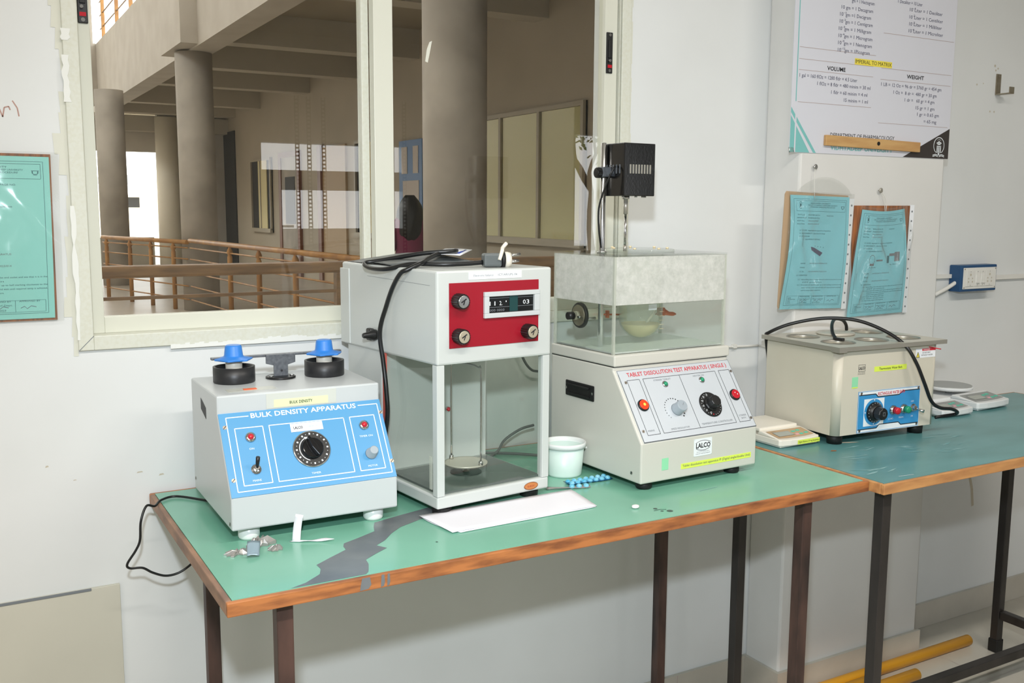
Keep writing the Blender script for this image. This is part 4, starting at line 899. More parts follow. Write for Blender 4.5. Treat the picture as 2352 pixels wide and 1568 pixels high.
sheet(b, [(.154, -.407, H + .0006), (.166, -.412, H + .0006), (.172, -.412, H + .044), (.161, -.406, H + .046)], 2, 8, lambda u, v: Vector((0, .003 * sin(pi * v), 0)), .0012, 'paper')
sheet(b, [(.150, -.405, H + .001), (.164, -.414, H + .001), (.214, -.440, H + .004), (.204, -.428, H + .004)], 2, 8, lambda u, v: Vector((0, 0, .001 * sin(8 * v))), .0012, 'paper')
tag(b.build('paper_strip'), 'small bent strip of white paper standing against the blue panel instrument', 'paper scrap')
def scrap(P, label, m, h=.006, seed=0):
    rnd = random.Random(seed); b = MB(); n = 26; cx, cy = P[0], P[1]; vs = []
    pr = []
    top = [(0, 0)]
    R1 = [P[2] * (1 + .45 * rnd.uniform(-1, 1)) for _ in range(n)]
    for k in range(n): a = 2 * pi * k / n; vs.append((cx + R1[k] * cos(a), cy + R1[k] * sin(a) * .6, H + .0006 + rnd.random() * h * .5))
    for k in range(n): a = 2 * pi * k / n; vs.append((cx + R1[k] * .5 * cos(a), cy + R1[k] * .5 * sin(a) * .6, H + .003 + rnd.random() * h))
    vs.append((cx, cy, H + h * .8))
    for k in range(n): vs.append((cx + R1[k] * cos(2 * pi * k / n), cy + R1[k] * sin(2 * pi * k / n) * .6, H + .0003))
    fs = []
    for k in range(n): q = (k + 1) % n; fs += [[k, q, n + q, n + k], [n + k, n + q, 2 * n], [2 * n + 1 + k, 2 * n + 1 + q, q, k]]
    fs.append([2 * n + 1 + k for k in range(n)][::-1]); b.add(vs, fs, m); return tag(b.build('foil_scrap'), label, 'foil scrap', 'torn foil scraps')
scrap((.062, -.420, .017), 'torn grey foil scrap left of the square film piece', 'foil', seed=1)
scrap((.104, -.398, .019), 'largest crumpled foil scrap just under the white front foot', 'foil', .014, seed=2)
scrap((.121, -.430, .011), 'smallest foil scrap nearest the bent paper strip', 'foil', seed=3)
b = MB(); sheet(b, [(.069, -.452, H + .006), (.088, -.452, H + .004), (.100, -.415, H + .014), (.080, -.412, H + .015)], 5, 5, lambda u, v: .001 * sin(4 * u), .0006, 'foil_blue'); tag(b.build('film_piece'), 'bluish square of clear film lying on the foil scraps', 'film scrap')
b = MB(); b.tube([(.085, -.120, H + .003), (.04, -.065, H + .0035), (.010, -.075, H + .0035), (-.006, -.100, H + .001), (-.022, -.11, .766), (-.034, -.12, .742), (-.037, -.12, .708), (-.045, -.12, .690), (-.060, -.12, .668), (-.056, -.12, .659), (-.035, -.12, .656), (-.018, -.12, .644), (.004, -.12, .634), (.026, -.12, .635), (.046, -.12, .645), (.060, -.115, .655)], .0022, 'cable_black', sub=8)
tag(b.build('thin_cable'), 'thin black cable hanging in a loop off the left end of the green bench', 'cable')
b = MB(); b.tube([(.795, -.03, H + .232), (.805, -.03, H + .212), (.818, -.03, H + .19), (.833, -.03, H + .176), (.85, -.03, H + .172)], .003, 'cable_grey', sub=6)
b.tube([(.690, -.09, H + .0035), (.72, -.075, H + .012), (.745, -.06, H + .030), (.785, -.06, H + .050), (.82, -.06, H + .056)], .003, 'cable_grey', sub=6)
b.tube([(.685, -.04, H + .0035), (.72, -.06, H + .0035), (.76, -.09, H + .0035), (.80, -.13, H + .0035)], .003, 'cable_grey', sub=6)
tag(b.build('grey_cable'), 'grey cable on the bench behind the red panel balance', 'cable')

# ================================================================== THINGS ON THE WALLS
PY = -.1250
def poster():
    r = empty('wall_poster', (1.507, PY - .0005, 1.442)); tag(r, 'large white weights and measures conversion poster high on the pillar', 'poster')
    X0, X1, Z0, Z1 = 1.507, 2.107, 1.442, 2.25
    b = MB(); b.m = plane((-1.507, 0, -1.442), (1, 0, 0), (0, 0, 1))
    b.box(X0, X1, Z0, Z1, .0, .0016, 'poster'); z = .0019
    def T(s, x0, x1, y, h=.0088, m='print_navy', **k): b.txt(s, x0, x1, y, h, m, z + .0001, **k)
    def E10(sup, x, y): T('10', x, x + .0115, y); T(sup, x + .0125, x + .0125 + .0045 * len(sup), y + .006, .005)
    b.line((1.522, 1.565), (1.522, Z1), .0030, 'teal_print', z)
    rows = ((1.8175, None, None, 'gm = 1 Hectogram', 1.700, 1.782), (1.7985, '', 1.664, 'gm = 1 Decagram', 1.680, 1.778), (1.7812, '-1', 1.660, 'gm =1 Decigram', 1.680, 1.772), (1.764, '-2', 1.660, 'gm = 1 Centigram', 1.680, 1.779),
            (1.7465, '-3', 1.658, 'gm = 1 Milligram', 1.678, 1.775), (1.7292, '-6', 1.658, 'gm = 1 Microgram', 1.678, 1.781), (1.712, '-9', 1.658, 'gm = 1 Nenogram', 1.678, 1.780), (1.6945, '-12', 1.658, 'gm = 1Picogram', 1.682, 1.774))
    for y, sp, xl, t, a, c in rows:
        if sp is not None: E10(sp, xl, y) if sp else T('10', xl, xl + .0115, y)
        T(t, a, c, y)
    for y, sp, t, c in ((1.8175, '-1', 'Liter = 1 Deciliter', 2.048), (1.799, '-2', 'Liter = 1 Centiliter', 2.051), (1.7815, '-3', 'Liter = 1 Milliliter', 2.048), (1.764, '-6', 'Liter = 1 Microliter', 2.055)):
        E10(sp, 1.917, y); T(t, 1.936, c, y)
    T('1 Decaliter = 10 Liter', 1.870, 1.965, 1.834)
    for (x0, x1, y) in ((1.527, 1.798, 1.695), (1.822, 2.102, 1.754), (1.527, 1.790, 1.667), (1.527, 1.791, 1.641), (1.820, 2.100, 1.666), (1.819, 2.099, 1.6375), (1.528, 1.789, 1.564), (1.819, 2.097, 1.527)):
        b.line((x0, y), (x1, y), .0011, 'line_brown', z)
    b.rect(1.721, 1.6675, 1.860, 1.683, 'hl_yellow', z); T('IMPERIAL TO MATRIX', 1.723, 1.858, 1.671, .0095, 'print_black')
    T('VOLUME', 1.624, 1.689, 1.6465, .0098, 'print_black', bold=.02); T('WEIGHT', 1.920, 1.988, 1.6465, .0098, 'print_black', bold=.02)
    for t, a, c, y in (('1 gal = 160 flOz = 1280 fldr = 4.5 Liter', 1.530, 1.733, 1.624), ('1 flOz = 8 fldr = 480 minim = 30 ml', 1.592, 1.783, 1.608), ('1 fldr = 60 minim = 4 ml', 1.642, 1.773, 1.590), ('15 minim = 1 ml', 1.688, 1.776, 1.573),
                       ('1 LB = 12 Oz = 96 dr = 5760 gr = 454 gm', 1.823, 2.062, 1.6215), ('1 Oz =  8 dr =  480 gr = 30 gm', 1.871, 2.044, 1.604), ('1 dr =   60 gr = 4 gm', 1.917, 2.036, 1.587), ('15 gr = 1 gm', 1.962, 2.038, 1.569), ('1 gr = 0.65 gm', 1.969, 2.058, 1.5525), ('= 65 mg', 1.997, 2.049, 1.535)):
        T(t, a, c, y)
    T('DEPARTMENT OF PHARMACOLOGY', 1.646, 1.885, 1.484, .0105, 'print_black'); T('VIDHYADEEP UNIVERSITY', 1.648, 1.881, 1.4525, .0115, 'teal_text', bold=.02)
    b.poly([(1.507, 1.4425), (1.507, 1.531), (1.575, 1.4425)], 'teal_print', z); b.poly([(1.507, 1.538), (1.507, 1.551), (1.598, 1.4425), (1.588, 1.4425)], 'teal_print', z); b.rect(1.5215, 1.4425, 1.526, 1.55, 'poster', z + .0001)
    b.poly([(1.921, 1.4425), (2.107, 1.524), (2.107, 1.4425)][::-1], 'dark_print', z)
    c = (2.066, 1.4775); k = 'print_white'; zz = z + .0002
    b.ring(c, .0215, .0019, k, zz, -60, 240, 30)
    b.poly([(c[0] - .011, 1.484), (c[0], 1.4895), (c[0] + .011, 1.484), (c[0], 1.4785)], k, zz); b.ring((c[0], 1.479), .006, .0016, k, zz, 0, 180, 10); b.rect(c[0] - .009, 1.4745, c[0] + .009, 1.4765, k, zz)
    for q in (-.0065, 0, .0065): b.rect(c[0] + q - .0018, 1.458, c[0] + q + .0018, 1.4735, k, zz)
    for q in (-.006, -.003, 0, .003, .006): b.disc((c[0] + q, 1.4935 - abs(q) * .2), .0009, k, zz, 6)
    b.poly([(c[0] - .004, 1.457), (c[0] + .004, 1.457), (c[0], 1.4505)][::-1], k, zz)
    for sgn in (-1, 1):
        for q in (0, .0035): b.pline([(c[0] + sgn * .002, 1.4475 + q), (c[0] + sgn * .012, 1.4505 + q), (c[0] + sgn * .024, 1.4475 + q)], .0018, k, zz)
    b.build('printed_sheet', r)
    b = MB(); sheet(b, [(-.004, -.004, -.001), (.014, -.004, -.001), (.014, -.001, .012), (-.003, -.001, .012)], 3, 3, lambda u, v: Vector((0, -.001 * sin(3 * u), 0)), .0004, 'plastic'); b.build('tape', r)
    b = MB(); b.m = Matrix.Translation((1.801, PY - .0025, 1.472)) @ Matrix.Rotation(radians(.9), 4, 'Y'); b.box(-.178, .178, -.009, 0, -.013, .013, 'wood_lath', .0012)
    l = tag(b.build('wooden_lath'), 'thin wooden batten nailed across the bottom of the big poster', 'batten')
    b = MB(); b.cyl((1.814, PY - .0115, 1.473), .005, .0015, 'rubber_black', (0, -1, 0), seg=14); b.build('nail', l)
poster()

def sleeve(name, label, P, cardP, kind, stripx, nail, loop, teal='sheet_teal'):
    """P: sheet corners tl,tr,br,bl as (x,z)"""
    r = empty(name, (P[3][0], PY - .001, P[3][1])); tag(r, label, 'document'); o = Vector(r.location)
    y = PY - .0012
    b = MB(); b.v = []; b.prism([(p[0], y, p[1]) for p in cardP], (0, -.003, 0), 'card_brown' if kind == 0 else 'card_dark'); 
    for k in range(len(b.v)): b.v[k] -= o
    b.build('backing_card', r)
    # the printed sheet, gently buckled
    tl, tr, br, bl = [Vector((p[0], 0, p[1])) for p in P]; rnd = random.Random(kind + 3)
    nu, nv = 12, 18
    def bend(u, v): return -.006 - .006 * sin(pi * v) * (1 + .35 * sin(5 * u + 2.2 * kind)) - (.005 * sin(pi * u) * (1 - v) if kind else .002 * sin(6 * u + 3 * v))
    def at(u, v):        # v down from the top
        p = (tl * (1 - u) + tr * u) * (1 - v) + (bl * (1 - u) + br * u) * v
        if kind == 1: p.x -= .012 * sin(pi * v) * (1 - u) - .0; p.x += .004 * sin(pi * v) * u
        else: p.x += .004 * sin(pi * v * 1.5) * (1 - u)
        if kind == 1: p.z -= .006 * sin(pi * u) * (1 - v)
        return Vector((p.x, y + bend(u, v), p.z)) - o
    def surf(b, m, off, x0=0, x1=1, v0=0, v1=1, nu=nu, nv=nv):
        vs = [at(x0 + (x1 - x0) * i / nu, v0 + (v1 - v0) * j / nv) + Vector((0, off, 0)) for j in range(nv + 1) for i in range(nu + 1)]
        fs = [[j * (nu + 1) + i, (j + 1) * (nu + 1) + i, (j + 1) * (nu + 1) + i + 1, j * (nu + 1) + i + 1] for j in range(nv) for i in range(nu)]; b.add(vs, fs, m, True)
    b = MB(); surf(b, teal, 0); surf(b, teal, .0006)
    W_ = (tr - tl).length; Hh = (tl - bl).length
    def put(s, u0, u1, v, h, m='print_soft', bold=0):
        vs, fs = text_data(s, bold); a = min(q.x for q in vs); c = max(q.x for q in vs); out = []
        for q in vs: out.append(at(u0 + (u1 - u0) * (q.x - a) / (c - a), v - q.y / .7 * h / Hh) + Vector((0, -.0004, 0)))
        b.add(out, fs, m)
    def bar(u0, u1, v0, v1, m='print_soft'):
        n = 8; vs = [at(u0 + (u1 - u0) * i / n, vv) + Vector((0, -.0004, 0)) for vv in (v0, v1) for i in range(n + 1)]
        b.add(vs, [[i, i + n + 1, i + n + 2, i + 1] for i in range(n)], m)
    def vbar(u, v0, v1, w=.003): 
        n = 10; vs = [at(uu, v0 + (v1 - v0) * i / n) + Vector((0, -.0004, 0)) for uu in (u, u + w) for i in range(n + 1)]; b.add(vs, [[i, i + 1, i + n + 2, i + n + 1] for i in range(n)], 'print_soft')
    hh = .0032; k = 'print_soft'
    bar(.05, .95, .03, .032); bar(.05, .95, .965, .967); vbar(.05, .03, .966); vbar(.95, .03, .966); bar(.09, .93, .045, .047); bar(.09, .93, .135, .137); vbar(.09, .045, .135); vbar(.93, .045, .135)
    put('VIDHYADEEP UNIVERSITY', .32, .68, .072, hh, k); put('FACULTY OF PHARMACY, VIDHYADEEP UNIVERSITY', .28, .80, .088, hh * .9, k); put('STANDARD OPERATING PROCEDURE', .32, .76, .104, hh * .9, k)
    # crest and mortar marks
    cc = .155
    for i in range(14):
        a = 2 * pi * i / 14; p = at(cc + .025 * cos(a), .088 + .028 * sin(a)); q = at(cc + .025 * cos(a + .45), .088 + .028 * sin(a + .45)); n_ = Vector((0, -.0004, 0)); d = Vector((0, 0, .0012)); b.add([p + n_, q + n_, q + n_ + d, p + n_ + d], [(0, 1, 2, 3)], k)
    bar(cc - .012, cc + .012, .072, .100); bar(.86, .92, .085, .088); put('U', .865, .915, .108, .0055, k); bar(.875, .905, .110, .113)
    title = ('THERMOSTATIC WATER BATH', 'MAIN SWITCH AND DIAL')[kind == 1] if kind < 2 else 'BULK DENSITY APPARATUS'
    for i, (a, c, w) in enumerate((('TITLE', 'WATER BATH' if kind == 0 else 'BALANCE', .42), ('DEPARTMENT', 'PHARMACEUTICS', .42), ('SOP No.', 'VDU/SOP/07', .38), ('Issue Date', '02/01/2023', .40))):
        v = .175 + i * .026; put(a, .10, .22 if i != 1 else .25, v, hh, k); put(c, .28, .28 + w * .5, v, hh, 'print_grey' if i > 1 else k)
    put('PAGE NO.', .62, .74, .178, hh * .9, k)
    for i, (t, e) in enumerate((('1.0  SCOPE : Applicable for operation of apparatus', .70), ('2.0  RESPONSIBILITY : Laboratory in charge', .60), ('3.0  PROCEDURE', .32), ('3.1  EQUIPMENT DETAILS', .52))):
        put(t, .14 + (.06 if i == 3 else 0), e, .310 + i * .026, hh, k)
    if kind == 0:
        vs = [at(*q) + Vector((0, -.0006, 0)) for q in ((.36, .447), (.38, .478), (.54, .530), (.58, .500), (.42, .455))]; b.add(vs, [(0, 1, 2, 3, 4)], 'print_navy')
        for q in range(4): bar(.43 + q * .05, .44 + q * .05, .438 + .004 * q, .444 + .004 * q)
    elif kind == 1:
        for q in range(16):
            a = 2 * pi * q / 16; bar(.33 + .05 * cos(a), .345 + .05 * cos(a), .46 + .045 * sin(a), .466 + .045 * sin(a), 'print_grey')
        bar(.42, .54, .463, .478, 'print_grey'); bar(.30, .38, .50, .52, 'print_grey'); bar(.66, .80, .41, .435, 'print_grey'); bar(.76, .86, .40, .49, 'print_grey'); bar(.62, .66, .43, .50, k); put('fig. Assembly', .30, .42, .540, hh * .8, k); put('fig. Balance', .68, .84, .520, hh * .8, k)
    for i, (a, c) in enumerate((('NAME', ': WATER BATH APPARATUS'), ('MAKE', ''), ('I.D. No.', ': VDU/PHARMACY/2023/014'))):
        v = .600 + i * .036; put(a, .22, .30, v, hh, k)
        if c: put(c, .36, .68, v, hh, 'print_grey')
    put('3.2  OPERATION', .18, .36, .705, hh, k)
    txt5 = ('3.2.1  Before filling, check the water inlet and outlet and see that it is in the', 'OFF position', '3.2.2  Fill the bath with distilled water up to half marking clockwise to the', 'temperature dial, switch main and wait until required temp is achieved,', 'ready for testing in glassy temperature.')
    for i, t in enumerate(txt5 + (('3.2.4  Clean the surface after use', '3.2.5  Switch off the mains', '3.2.6  Record the weight in the log book') if kind == 1 else ())):
        v = (.742 if kind != 1 else .728) + i * (.024 if kind != 1 else .0185); put(t, .22 + (.08 if i in (1, 3, 4) else 0), .95 if i in (0, 2, 3) else .62, v, hh * .9, k)
    bar(.09, .93, .882, .8835); bar(.09, .93, .955, .9565); vbar(.09, .882, .955); vbar(.28, .882, .955); vbar(.49, .882, .955); vbar(.70, .882, .955); vbar(.93, .882, .955)
    for a, c, t, v in ((.11, .16, 'NAME', .905), (.11, .23, 'DESIGNATION', .918), (.11, .15, 'SIGN', .933), (.11, .16, 'DATE', .948), (.30, .46, 'PREPARED BY', .893), (.51, .67, 'REVIEWED BY', .893), (.73, .89, 'APPROVED BY', .893), (.30, .46, 'Asst. Professor', .916), (.51, .68, 'Head of Dept.', .916), (.30, .42, '02/01/2023', .948), (.51, .63, '02/01/2023', .948)):
        put(t, a, c, v, hh * .9, k)
    for u in (.30, .53, .74):
        vs = []; pts = [(u, .933), (u + .03, .922), (u + .05, .938), (u + .08, .920), (u + .12, .928)]
        for p, q in zip(pts, pts[1:]): A = at(*p) + Vector((0, -.0004, 0)); B_ = at(*q) + Vector((0, -.0004, 0)); d = Vector((0, 0, .0009)); b.add([A, B_, B_ + d, A + d], [(0, 1, 2, 3)], 'print_navy')
    b.build('printed_sheet', r)
    # clear pocket with creases
    b = MB(); rnd = random.Random(11 + kind)
    vs = []; NU, NV = 22, 30
    cr = [(rnd.uniform(0, 1), rnd.uniform(0, 1), rnd.uniform(-2, 2), rnd.uniform(.02, .05), rnd.uniform(.002, .007)) for _ in range(18)]
    for j in range(NV + 1):
        for i in range(NU + 1):
            u = -.05 + 1.12 * i / NU; v = -.03 + 1.05 * j / NV; d = 0
            for (a, c, sl, w, h) in cr: d += h * (.5 if kind == 2 else 1) * math.exp(-(((v - c) - sl * (u - a)) / (w * (1 + abs(sl)))) ** 2) * math.exp(-((u - a) / .3) ** 2)
            vs.append(at(u, v) + Vector((0, -.0022 - d, 0)))
    b.add(vs, [[j * (NU + 1) + i, (j + 1) * (NU + 1) + i, (j + 1) * (NU + 1) + i + 1, j * (NU + 1) + i + 1] for j in range(NV) for i in range(NU)], 'plastic', True)
    if loop:
        A, B_ = Vector((P[0][0] + .015, y - .004, P[0][1] + .004)) - o, Vector((P[1][0] + .005, y - .004, P[1][1] + .004)) - o
        n = 14; vs = []
        for i in range(n + 1):
            u = i / n; p = A.lerp(B_, u); vs += [p, p + Vector((.006, -.004 * sin(pi * u), .044 * (sin(pi * u) ** .7)))]
        b.add(vs, [[2 * i, 2 * i + 2, 2 * i + 3, 2 * i + 1] for i in range(n)], 'plastic', True)
    b.build('plastic_pocket', r)
    # punched margin strip
    if stripx:
        (xa, za), (xb, zb) = stripx; b = MB(); A = Vector((xa, y - .006, za)) - o; B_ = Vector((xb, y - .006, zb)) - o; w = Vector((.017, 0, 0))
        b.prism([A, A + w, B_ + w, B_], (0, -.0006, 0), 'label_white')
        for i in range(11): p = A.lerp(B_, .06 + .088 * i) + w * .5 + Vector((0, -.0008, 0)); b.lathe([(.0027, 0), (.0027, .0003)], 'print_grey', p, (0, -1, 0), seg=12)
        b.build('punched_strip', r)
    if nail:
        n = MB(); n.cyl((nail[0], PY, nail[1]), .0015, .007, 'steel', (0, -1, 0), seg=8); n.lathe([(.0015, 0), (.0065, .001), (.0068, .0025), (.004, .004)], 'chrome' if kind == 0 else 'steel', (nail[0], PY - .006, nail[1]), (0, -1, 0), seg=20)
        no = tag(n.build('wall_nail'), 'shiny round headed nail above the left plastic sleeve' if kind == 0 else 'dull grey nail above the right plastic sleeve', 'nail')
        s = MB(); tz = (P[0][1] + P[1][1]) / 2 - .006; tx = (P[0][0] + P[1][0]) / 2 + (-.025 if kind == 0 else .0)
        s.tube([(nail[0] - .002, PY - .008, nail[1] - .002), (tx - .003, PY - .010, (tz + nail[1]) / 2), (tx - .001, PY - .012, tz)], .0009, 'rope', seg=6, sub=4)
        if kind: s.tube([(nail[0] + .002, PY - .008, nail[1] - .002), (tx + .005, PY - .010, (tz + nail[1]) / 2), (tx + .003, PY - .012, tz)], .0009, 'rope', seg=6, sub=4)
        s.v = [v - o for v in s.v]; s.build('string', r)
    return r
sleeve('document_sleeve', 'left one of two teal instruction sheets in clear plastic on the pillar',
       ((1.512, 1.338), (1.722, 1.334), (1.708, 1.048), (1.494, 1.054)), ((1.488, 1.062), (1.498, 1.340), (1.503, 1.347), (1.720, 1.338), (1.716, 1.054), (1.490, 1.056)), 0, ((1.722, 1.330), (1.710, 1.045)), (1.594, 1.408), True)
sleeve('document_sleeve', 'right one of two teal instruction sheets in clear plastic on the pillar',
       ((1.772, 1.303), (1.935, 1.306), (1.948, 1.026), (1.733, 1.022)), ((1.738, 1.25), (1.741, 1.313), (1.962, 1.314), (1.954, 1.03), (1.76, 1.03)), 1, ((1.957, 1.316), (1.950, 1.024)), (1.838, 1.353), False)
PYs = PY; PY = -.0005
sleeve('document_sleeve', 'teal instruction sheet in clear plastic on the wall left of the window',
       ((-.350, 1.384), (-.141, 1.384), (-.145, 1.103), (-.350, 1.103)), ((-.352, 1.099), (-.352, 1.389), (-.138, 1.389), (-.141, 1.099)), 2, None, None, False, 'sheet_left')
PY = PYs

def switchbox():
    r = empty('switch_box', (2.318, -.0003, 1.060)); tag(r, 'dark blue surface box with white switches and sockets on the right wall', 'switch box')
    w, h, d = .172, .080, .040
    b = MB(); b.box(0, w, -d, 0, 0, h, 'box_blue', .003); b.build('back_box', r)
    M0 = plane((0, -d, 0), (1, 0, 0), (0, 0, 1))
    b = MB(); b.m = M0; b.box(.010, w - .006, .008, h - .008, .0002, .0024, 'socket_white', .001)
    for x in (.015, w - .011):
        for y in (.012, h - .012): b.disc((x, y), .0022, 'screw', .0027, 10)
    pl = b.build('face_plate', r)
    for x0, x1 in ((.021, .062), (.112, .153)):
        b = MB(); b.m = M0; b.box(x0, x1 - .004, .016, h - .016, .0024, .0054, 'socket_white', .001); cx = (x0 + x1) / 2 - .002
        for (dx, dy, s) in ((0, .011, .0038), (-.009, 0, .0026), (.009, 0, .0026), (-.009, -.010, .0030), (.009, -.010, .0030)): b.disc((cx + dx, h / 2 + dy), s, 'grime', .0057, 14)
        for dy in (-.020, .020): b.disc((cx, h / 2 + dy), .0012, 'print_black', .0057, 8)
        b.build('socket', pl)
    for x0 in (.064, .088):
        b = MB(); b.m = M0; b.box(x0, x0 + .020, .016, h - .016, .0024, .0050, 'socket_white', .001)
        for dy in (-.020, .020): b.disc((x0 + .010, h / 2 + dy), .0012, 'print_black', .0053, 8)
        b.prism([(x0 + .004, .026, .005), (x0 + .004, h - .026, .005), (x0 + .004, h - .026, .0065), (x0 + .004, .026, .0105)], (.012, 0, 0), 'socket_white'); b.build('switch', pl)
switchbox()
b = MB(); b.box(2.4905, 3.4, -.012, -.0003, 1.089, 1.103, 'trunk_white', .001); tag(b.build('cable_trunking'), 'slim white cable trunking running right from the blue switch box', 'trunking')
b = MB(); b.box(2.0985, 2.3175, -.011, -.0003, 1.100, 1.112, 'trunk_white', .001); tag(b.build('cable_trunking'), 'slim white cable trunking between the pillar and the blue switch box', 'trunking')
b = MB(); b.tube([(2.24, -.012, 1.052), (2.29, -.018, 1.072), (2.332, -.022, 1.092)], .006, 'trunk_white', sub=3)
tag(b.build('cable'), 'white cable slanting up into the left side of the blue switch box', 'cable')
def hook():
    r = empty('wall_hook', (2.478, -.0003, 1.65)); tag(r, 'small worn metal hook bracket screwed high on the right wall', 'hook')
    b = MB(); b.box(0, .022, -.003, 0, 0, .062, 'hook_metal', .0006); b.m = plane((0, -.0032, 0), (1, 0, 0), (0, 0, 1))
    for (x, z) in ((.011, .056), (.006, .034), (.017, .034)): b.disc((x, z), .002, 'screw', .0002, 10)
    b.build('plate', r)
    b = MB(); b.box(.000, .022, -.045, -.003, 0, .003, 'hook_metal', .0006); b.box(.000, .022, -.048, -.045, 0, .020, 'hook_metal', .0006); b.build('arm', r)
hook()
b = MB(); b.tube([(1.106, -.006, .955), (1.25, -.008, .950), (1.40, -.006, .948), (1.546, -.005, .944)], .003, 'trunk_white', sub=4)
for x in (1.20, 1.462): b.box(x - .005, x + .005, -.012, -.0004, .942, .953, 'socket_white', .001)
b.tube([(1.5475, -.003, .944), (1.5438, -.06, .943), (1.5438, -.122, .942)], .003, 'trunk_white', sub=1)
tag(b.build('wall_cable'), 'thin white cable clipped along the wall behind the cream dissolution tester', 'cable')
for k, (a, c, lb) in enumerate((((1.42, -.160, .0165), (2.300, -.160, .0165), 'longest yellow plastic pipe, lying closest to the pillar'), ((1.42, -.197, .0165), (1.845, -.194, .0165), 'yellow plastic pipe lying between the two others'), ((1.42, -.233, .0165), (1.975, -.231, .0165), 'shortest looking yellow plastic pipe nearest the bench legs'))):
    b = MB(); A = Vector(a); B_ = Vector(c); ax = (B_ - A); l = ax.length
    b.lathe([(.016, 0), (.016, l), (.013, l), (.013, 0)], 'pipe_yellow', A, ax, seg=20, capb=False, capt=False)
    b.f += []; tag(b.build('yellow_pipe'), lb, 'pipe', 'yellow pipes on the floor')

# ================================================================== OUTSIDE: ATRIUM AND CORRIDOR
b = MB(); b.box(-3.2, 5.5, .1405, 30, -.2, 0, 'corr_floor'); struct('floor_corridor', b)
cw = MB(); cw.box(5.5, 5.7, .15, 30, 0, 3.75, 'corr_wall'); struct('wall_corridor', cw)
b = MB(); b.box(2.45, 5.7, .15, 30, 3.75, 3.95, 'corr_ceiling')
struct('ceiling_corridor', b)
def beam(name, a, label, m): b = MB(); b.box(*a, m); return tag(b.build(name), label, 'beam')
beam('concrete_beam', (2.40, 2.70, .6, 26, 3.21, 4.45), 'long pale edge beam of the upper floor above the round columns', 'plaster_beam')
beam('concrete_beam', (2.20, 2.3995, 10.35, 11.6, 3.23, 4.6), 'pale block projecting from the edge beam at the middle column', 'plaster_beam')
for i, (y, lb) in enumerate(((4.34, 'ceiling cross beam over the nearest column'), (7.6, 'ceiling cross beam halfway between the two nearest columns'), (11.0, 'ceiling cross beam over the middle column'), (13.4, 'ceiling cross beam just beyond the middle column'), (15.75, 'ceiling cross beam over the far left column'), (19, 'farthest ceiling cross beam before the end wall'))):
    beam('concrete_beam', (2.7005, 5.4995, y - .15, y + .15, 3.36, 3.7495), lb, 'corr_beam')
for (x, y, lb) in ((2.81, 4.34, 'thick round concrete column seen through the right pane'), (2.48, 11.0, 'round concrete column in the middle of the left pane'), (2.12, 15.75, 'round concrete column at the left edge of the window')):
    b = MB(); b.lathe([(.225, .0005), (.225, 3.2095)], 'concrete', (x, y, 0), seg=48); tag(b.build('concrete_column'), lb, 'column')
b = MB(); b.box(1.9, 2.35, 19.2, 19.6, 4.46, 7.5, 'concrete'); b.box(1.9, 2.4, 19.2, 19.6, 3.3, 4.46, 'concrete'); tag(b.build('upper_pier'), 'concrete pier of the upper floor at the top left of the window', 'pier')
# upper railing
r = empty('upper_railing', (2.45, 19, 4.45)); tag(r, 'ochre slanting metal railing on the upper floor edge', 'railing')
for y in (18.6, 16.9, 15.4, 13.9): b = MB(); b.box(-.01, .05, y - 19 - .03, y - 19 + .03, .0005, 1.0, 'rail_wood'); b.build('post', r)
for z in (.25, .5, .75): b = MB(); b.cyl((.02, -6, z), .012, 6, 'rail_brown', (0, 1, 0), seg=8); b.build('rod', r)
b = MB(); b.box(-.02, .06, -6, .2, 1.0, 1.07, 'rail_wood'); b.build('handrail', r)
b = MB(); b.box(-3.4, 2.3995, .15, 30, 7.6, 7.8, 'plaster_beam'); b.box(-3.4, -3.2, .15, 30, 0.0005, 6.2, 'plaster_beam'); b.box(-3.2, 5.7, .1405, .3, 2.72, 7.6, 'plaster_beam'); struct('atrium_light_blocker', b)  # unseen roof and side wall added to cut sky light in the atrium
# near railing, parallel to the window
r = empty('wooden_railing', (.0, 2.02, 0)); tag(r, 'brown railing with broad handrail right outside the window', 'railing')
b = MB(); b.box(-3.0, 2.2, -.03, .03, 1.034, 1.080, 'rail_brown', .010); b.build('handrail', r)
for z in (.950, .70, .45, .2): b = MB(); b.box(-3.0, 2.2, -.006, .006, z, z + .013, 'rail_brown'); b.build('rod', r)
for x in (-1.5, 1.115, 2.17): b = MB(); b.box(x - .02, x + .02, -.0195, .0195, .0005, 1.034, 'rail_brown'); b.build('post', r)
# railing along the columns
def far_rail(P, label, posts, h=.92, rr=.028):
    r = empty('wooden_railing', (P[0][0], P[0][1], 0)); tag(r, label, 'railing'); o = Vector((P[0][0], P[0][1], 0))
    A = Vector((P[0][0], P[0][1], 0)); B_ = Vector((P[1][0], P[1][1], 0))
    b = MB(); b.tube([A - o + Vector((0, 0, h - rr)), B_ - o + Vector((0, 0, h - rr))], rr, 'rail_wood', seg=14, sub=1); b.build('handrail', r)
    for t in posts:
        p = A.lerp(B_, t) - o; b = MB(); b.lathe([(.028, .0005), (.028, h - .16), (.020, h - .14), (.034, h - .12), (.034, h - .10), (.016, h - .06), (.016, h - rr)], 'rail_wood', p, seg=12)
        po = b.build('post', r)
    for z in (.15, .32, .49, .66, .80):
        b = MB(); b.tube([A - o + Vector((0, 0, z)), B_ - o + Vector((0, 0, z))], .009, 'rail_wood', seg=8, sub=1); b.build('rod', r)
far_rail(((2.30, 10.75), (2.66, 4.2)), 'ochre railing between the nearest and the middle column', (.25, .40, .56, .72, .86))
far_rail(((1.62, 13.4), (2.28, 9.8 + 1.0)), 'ochre railing running from the middle column to the far left', (.05, .35, .60, .85), h=.90)
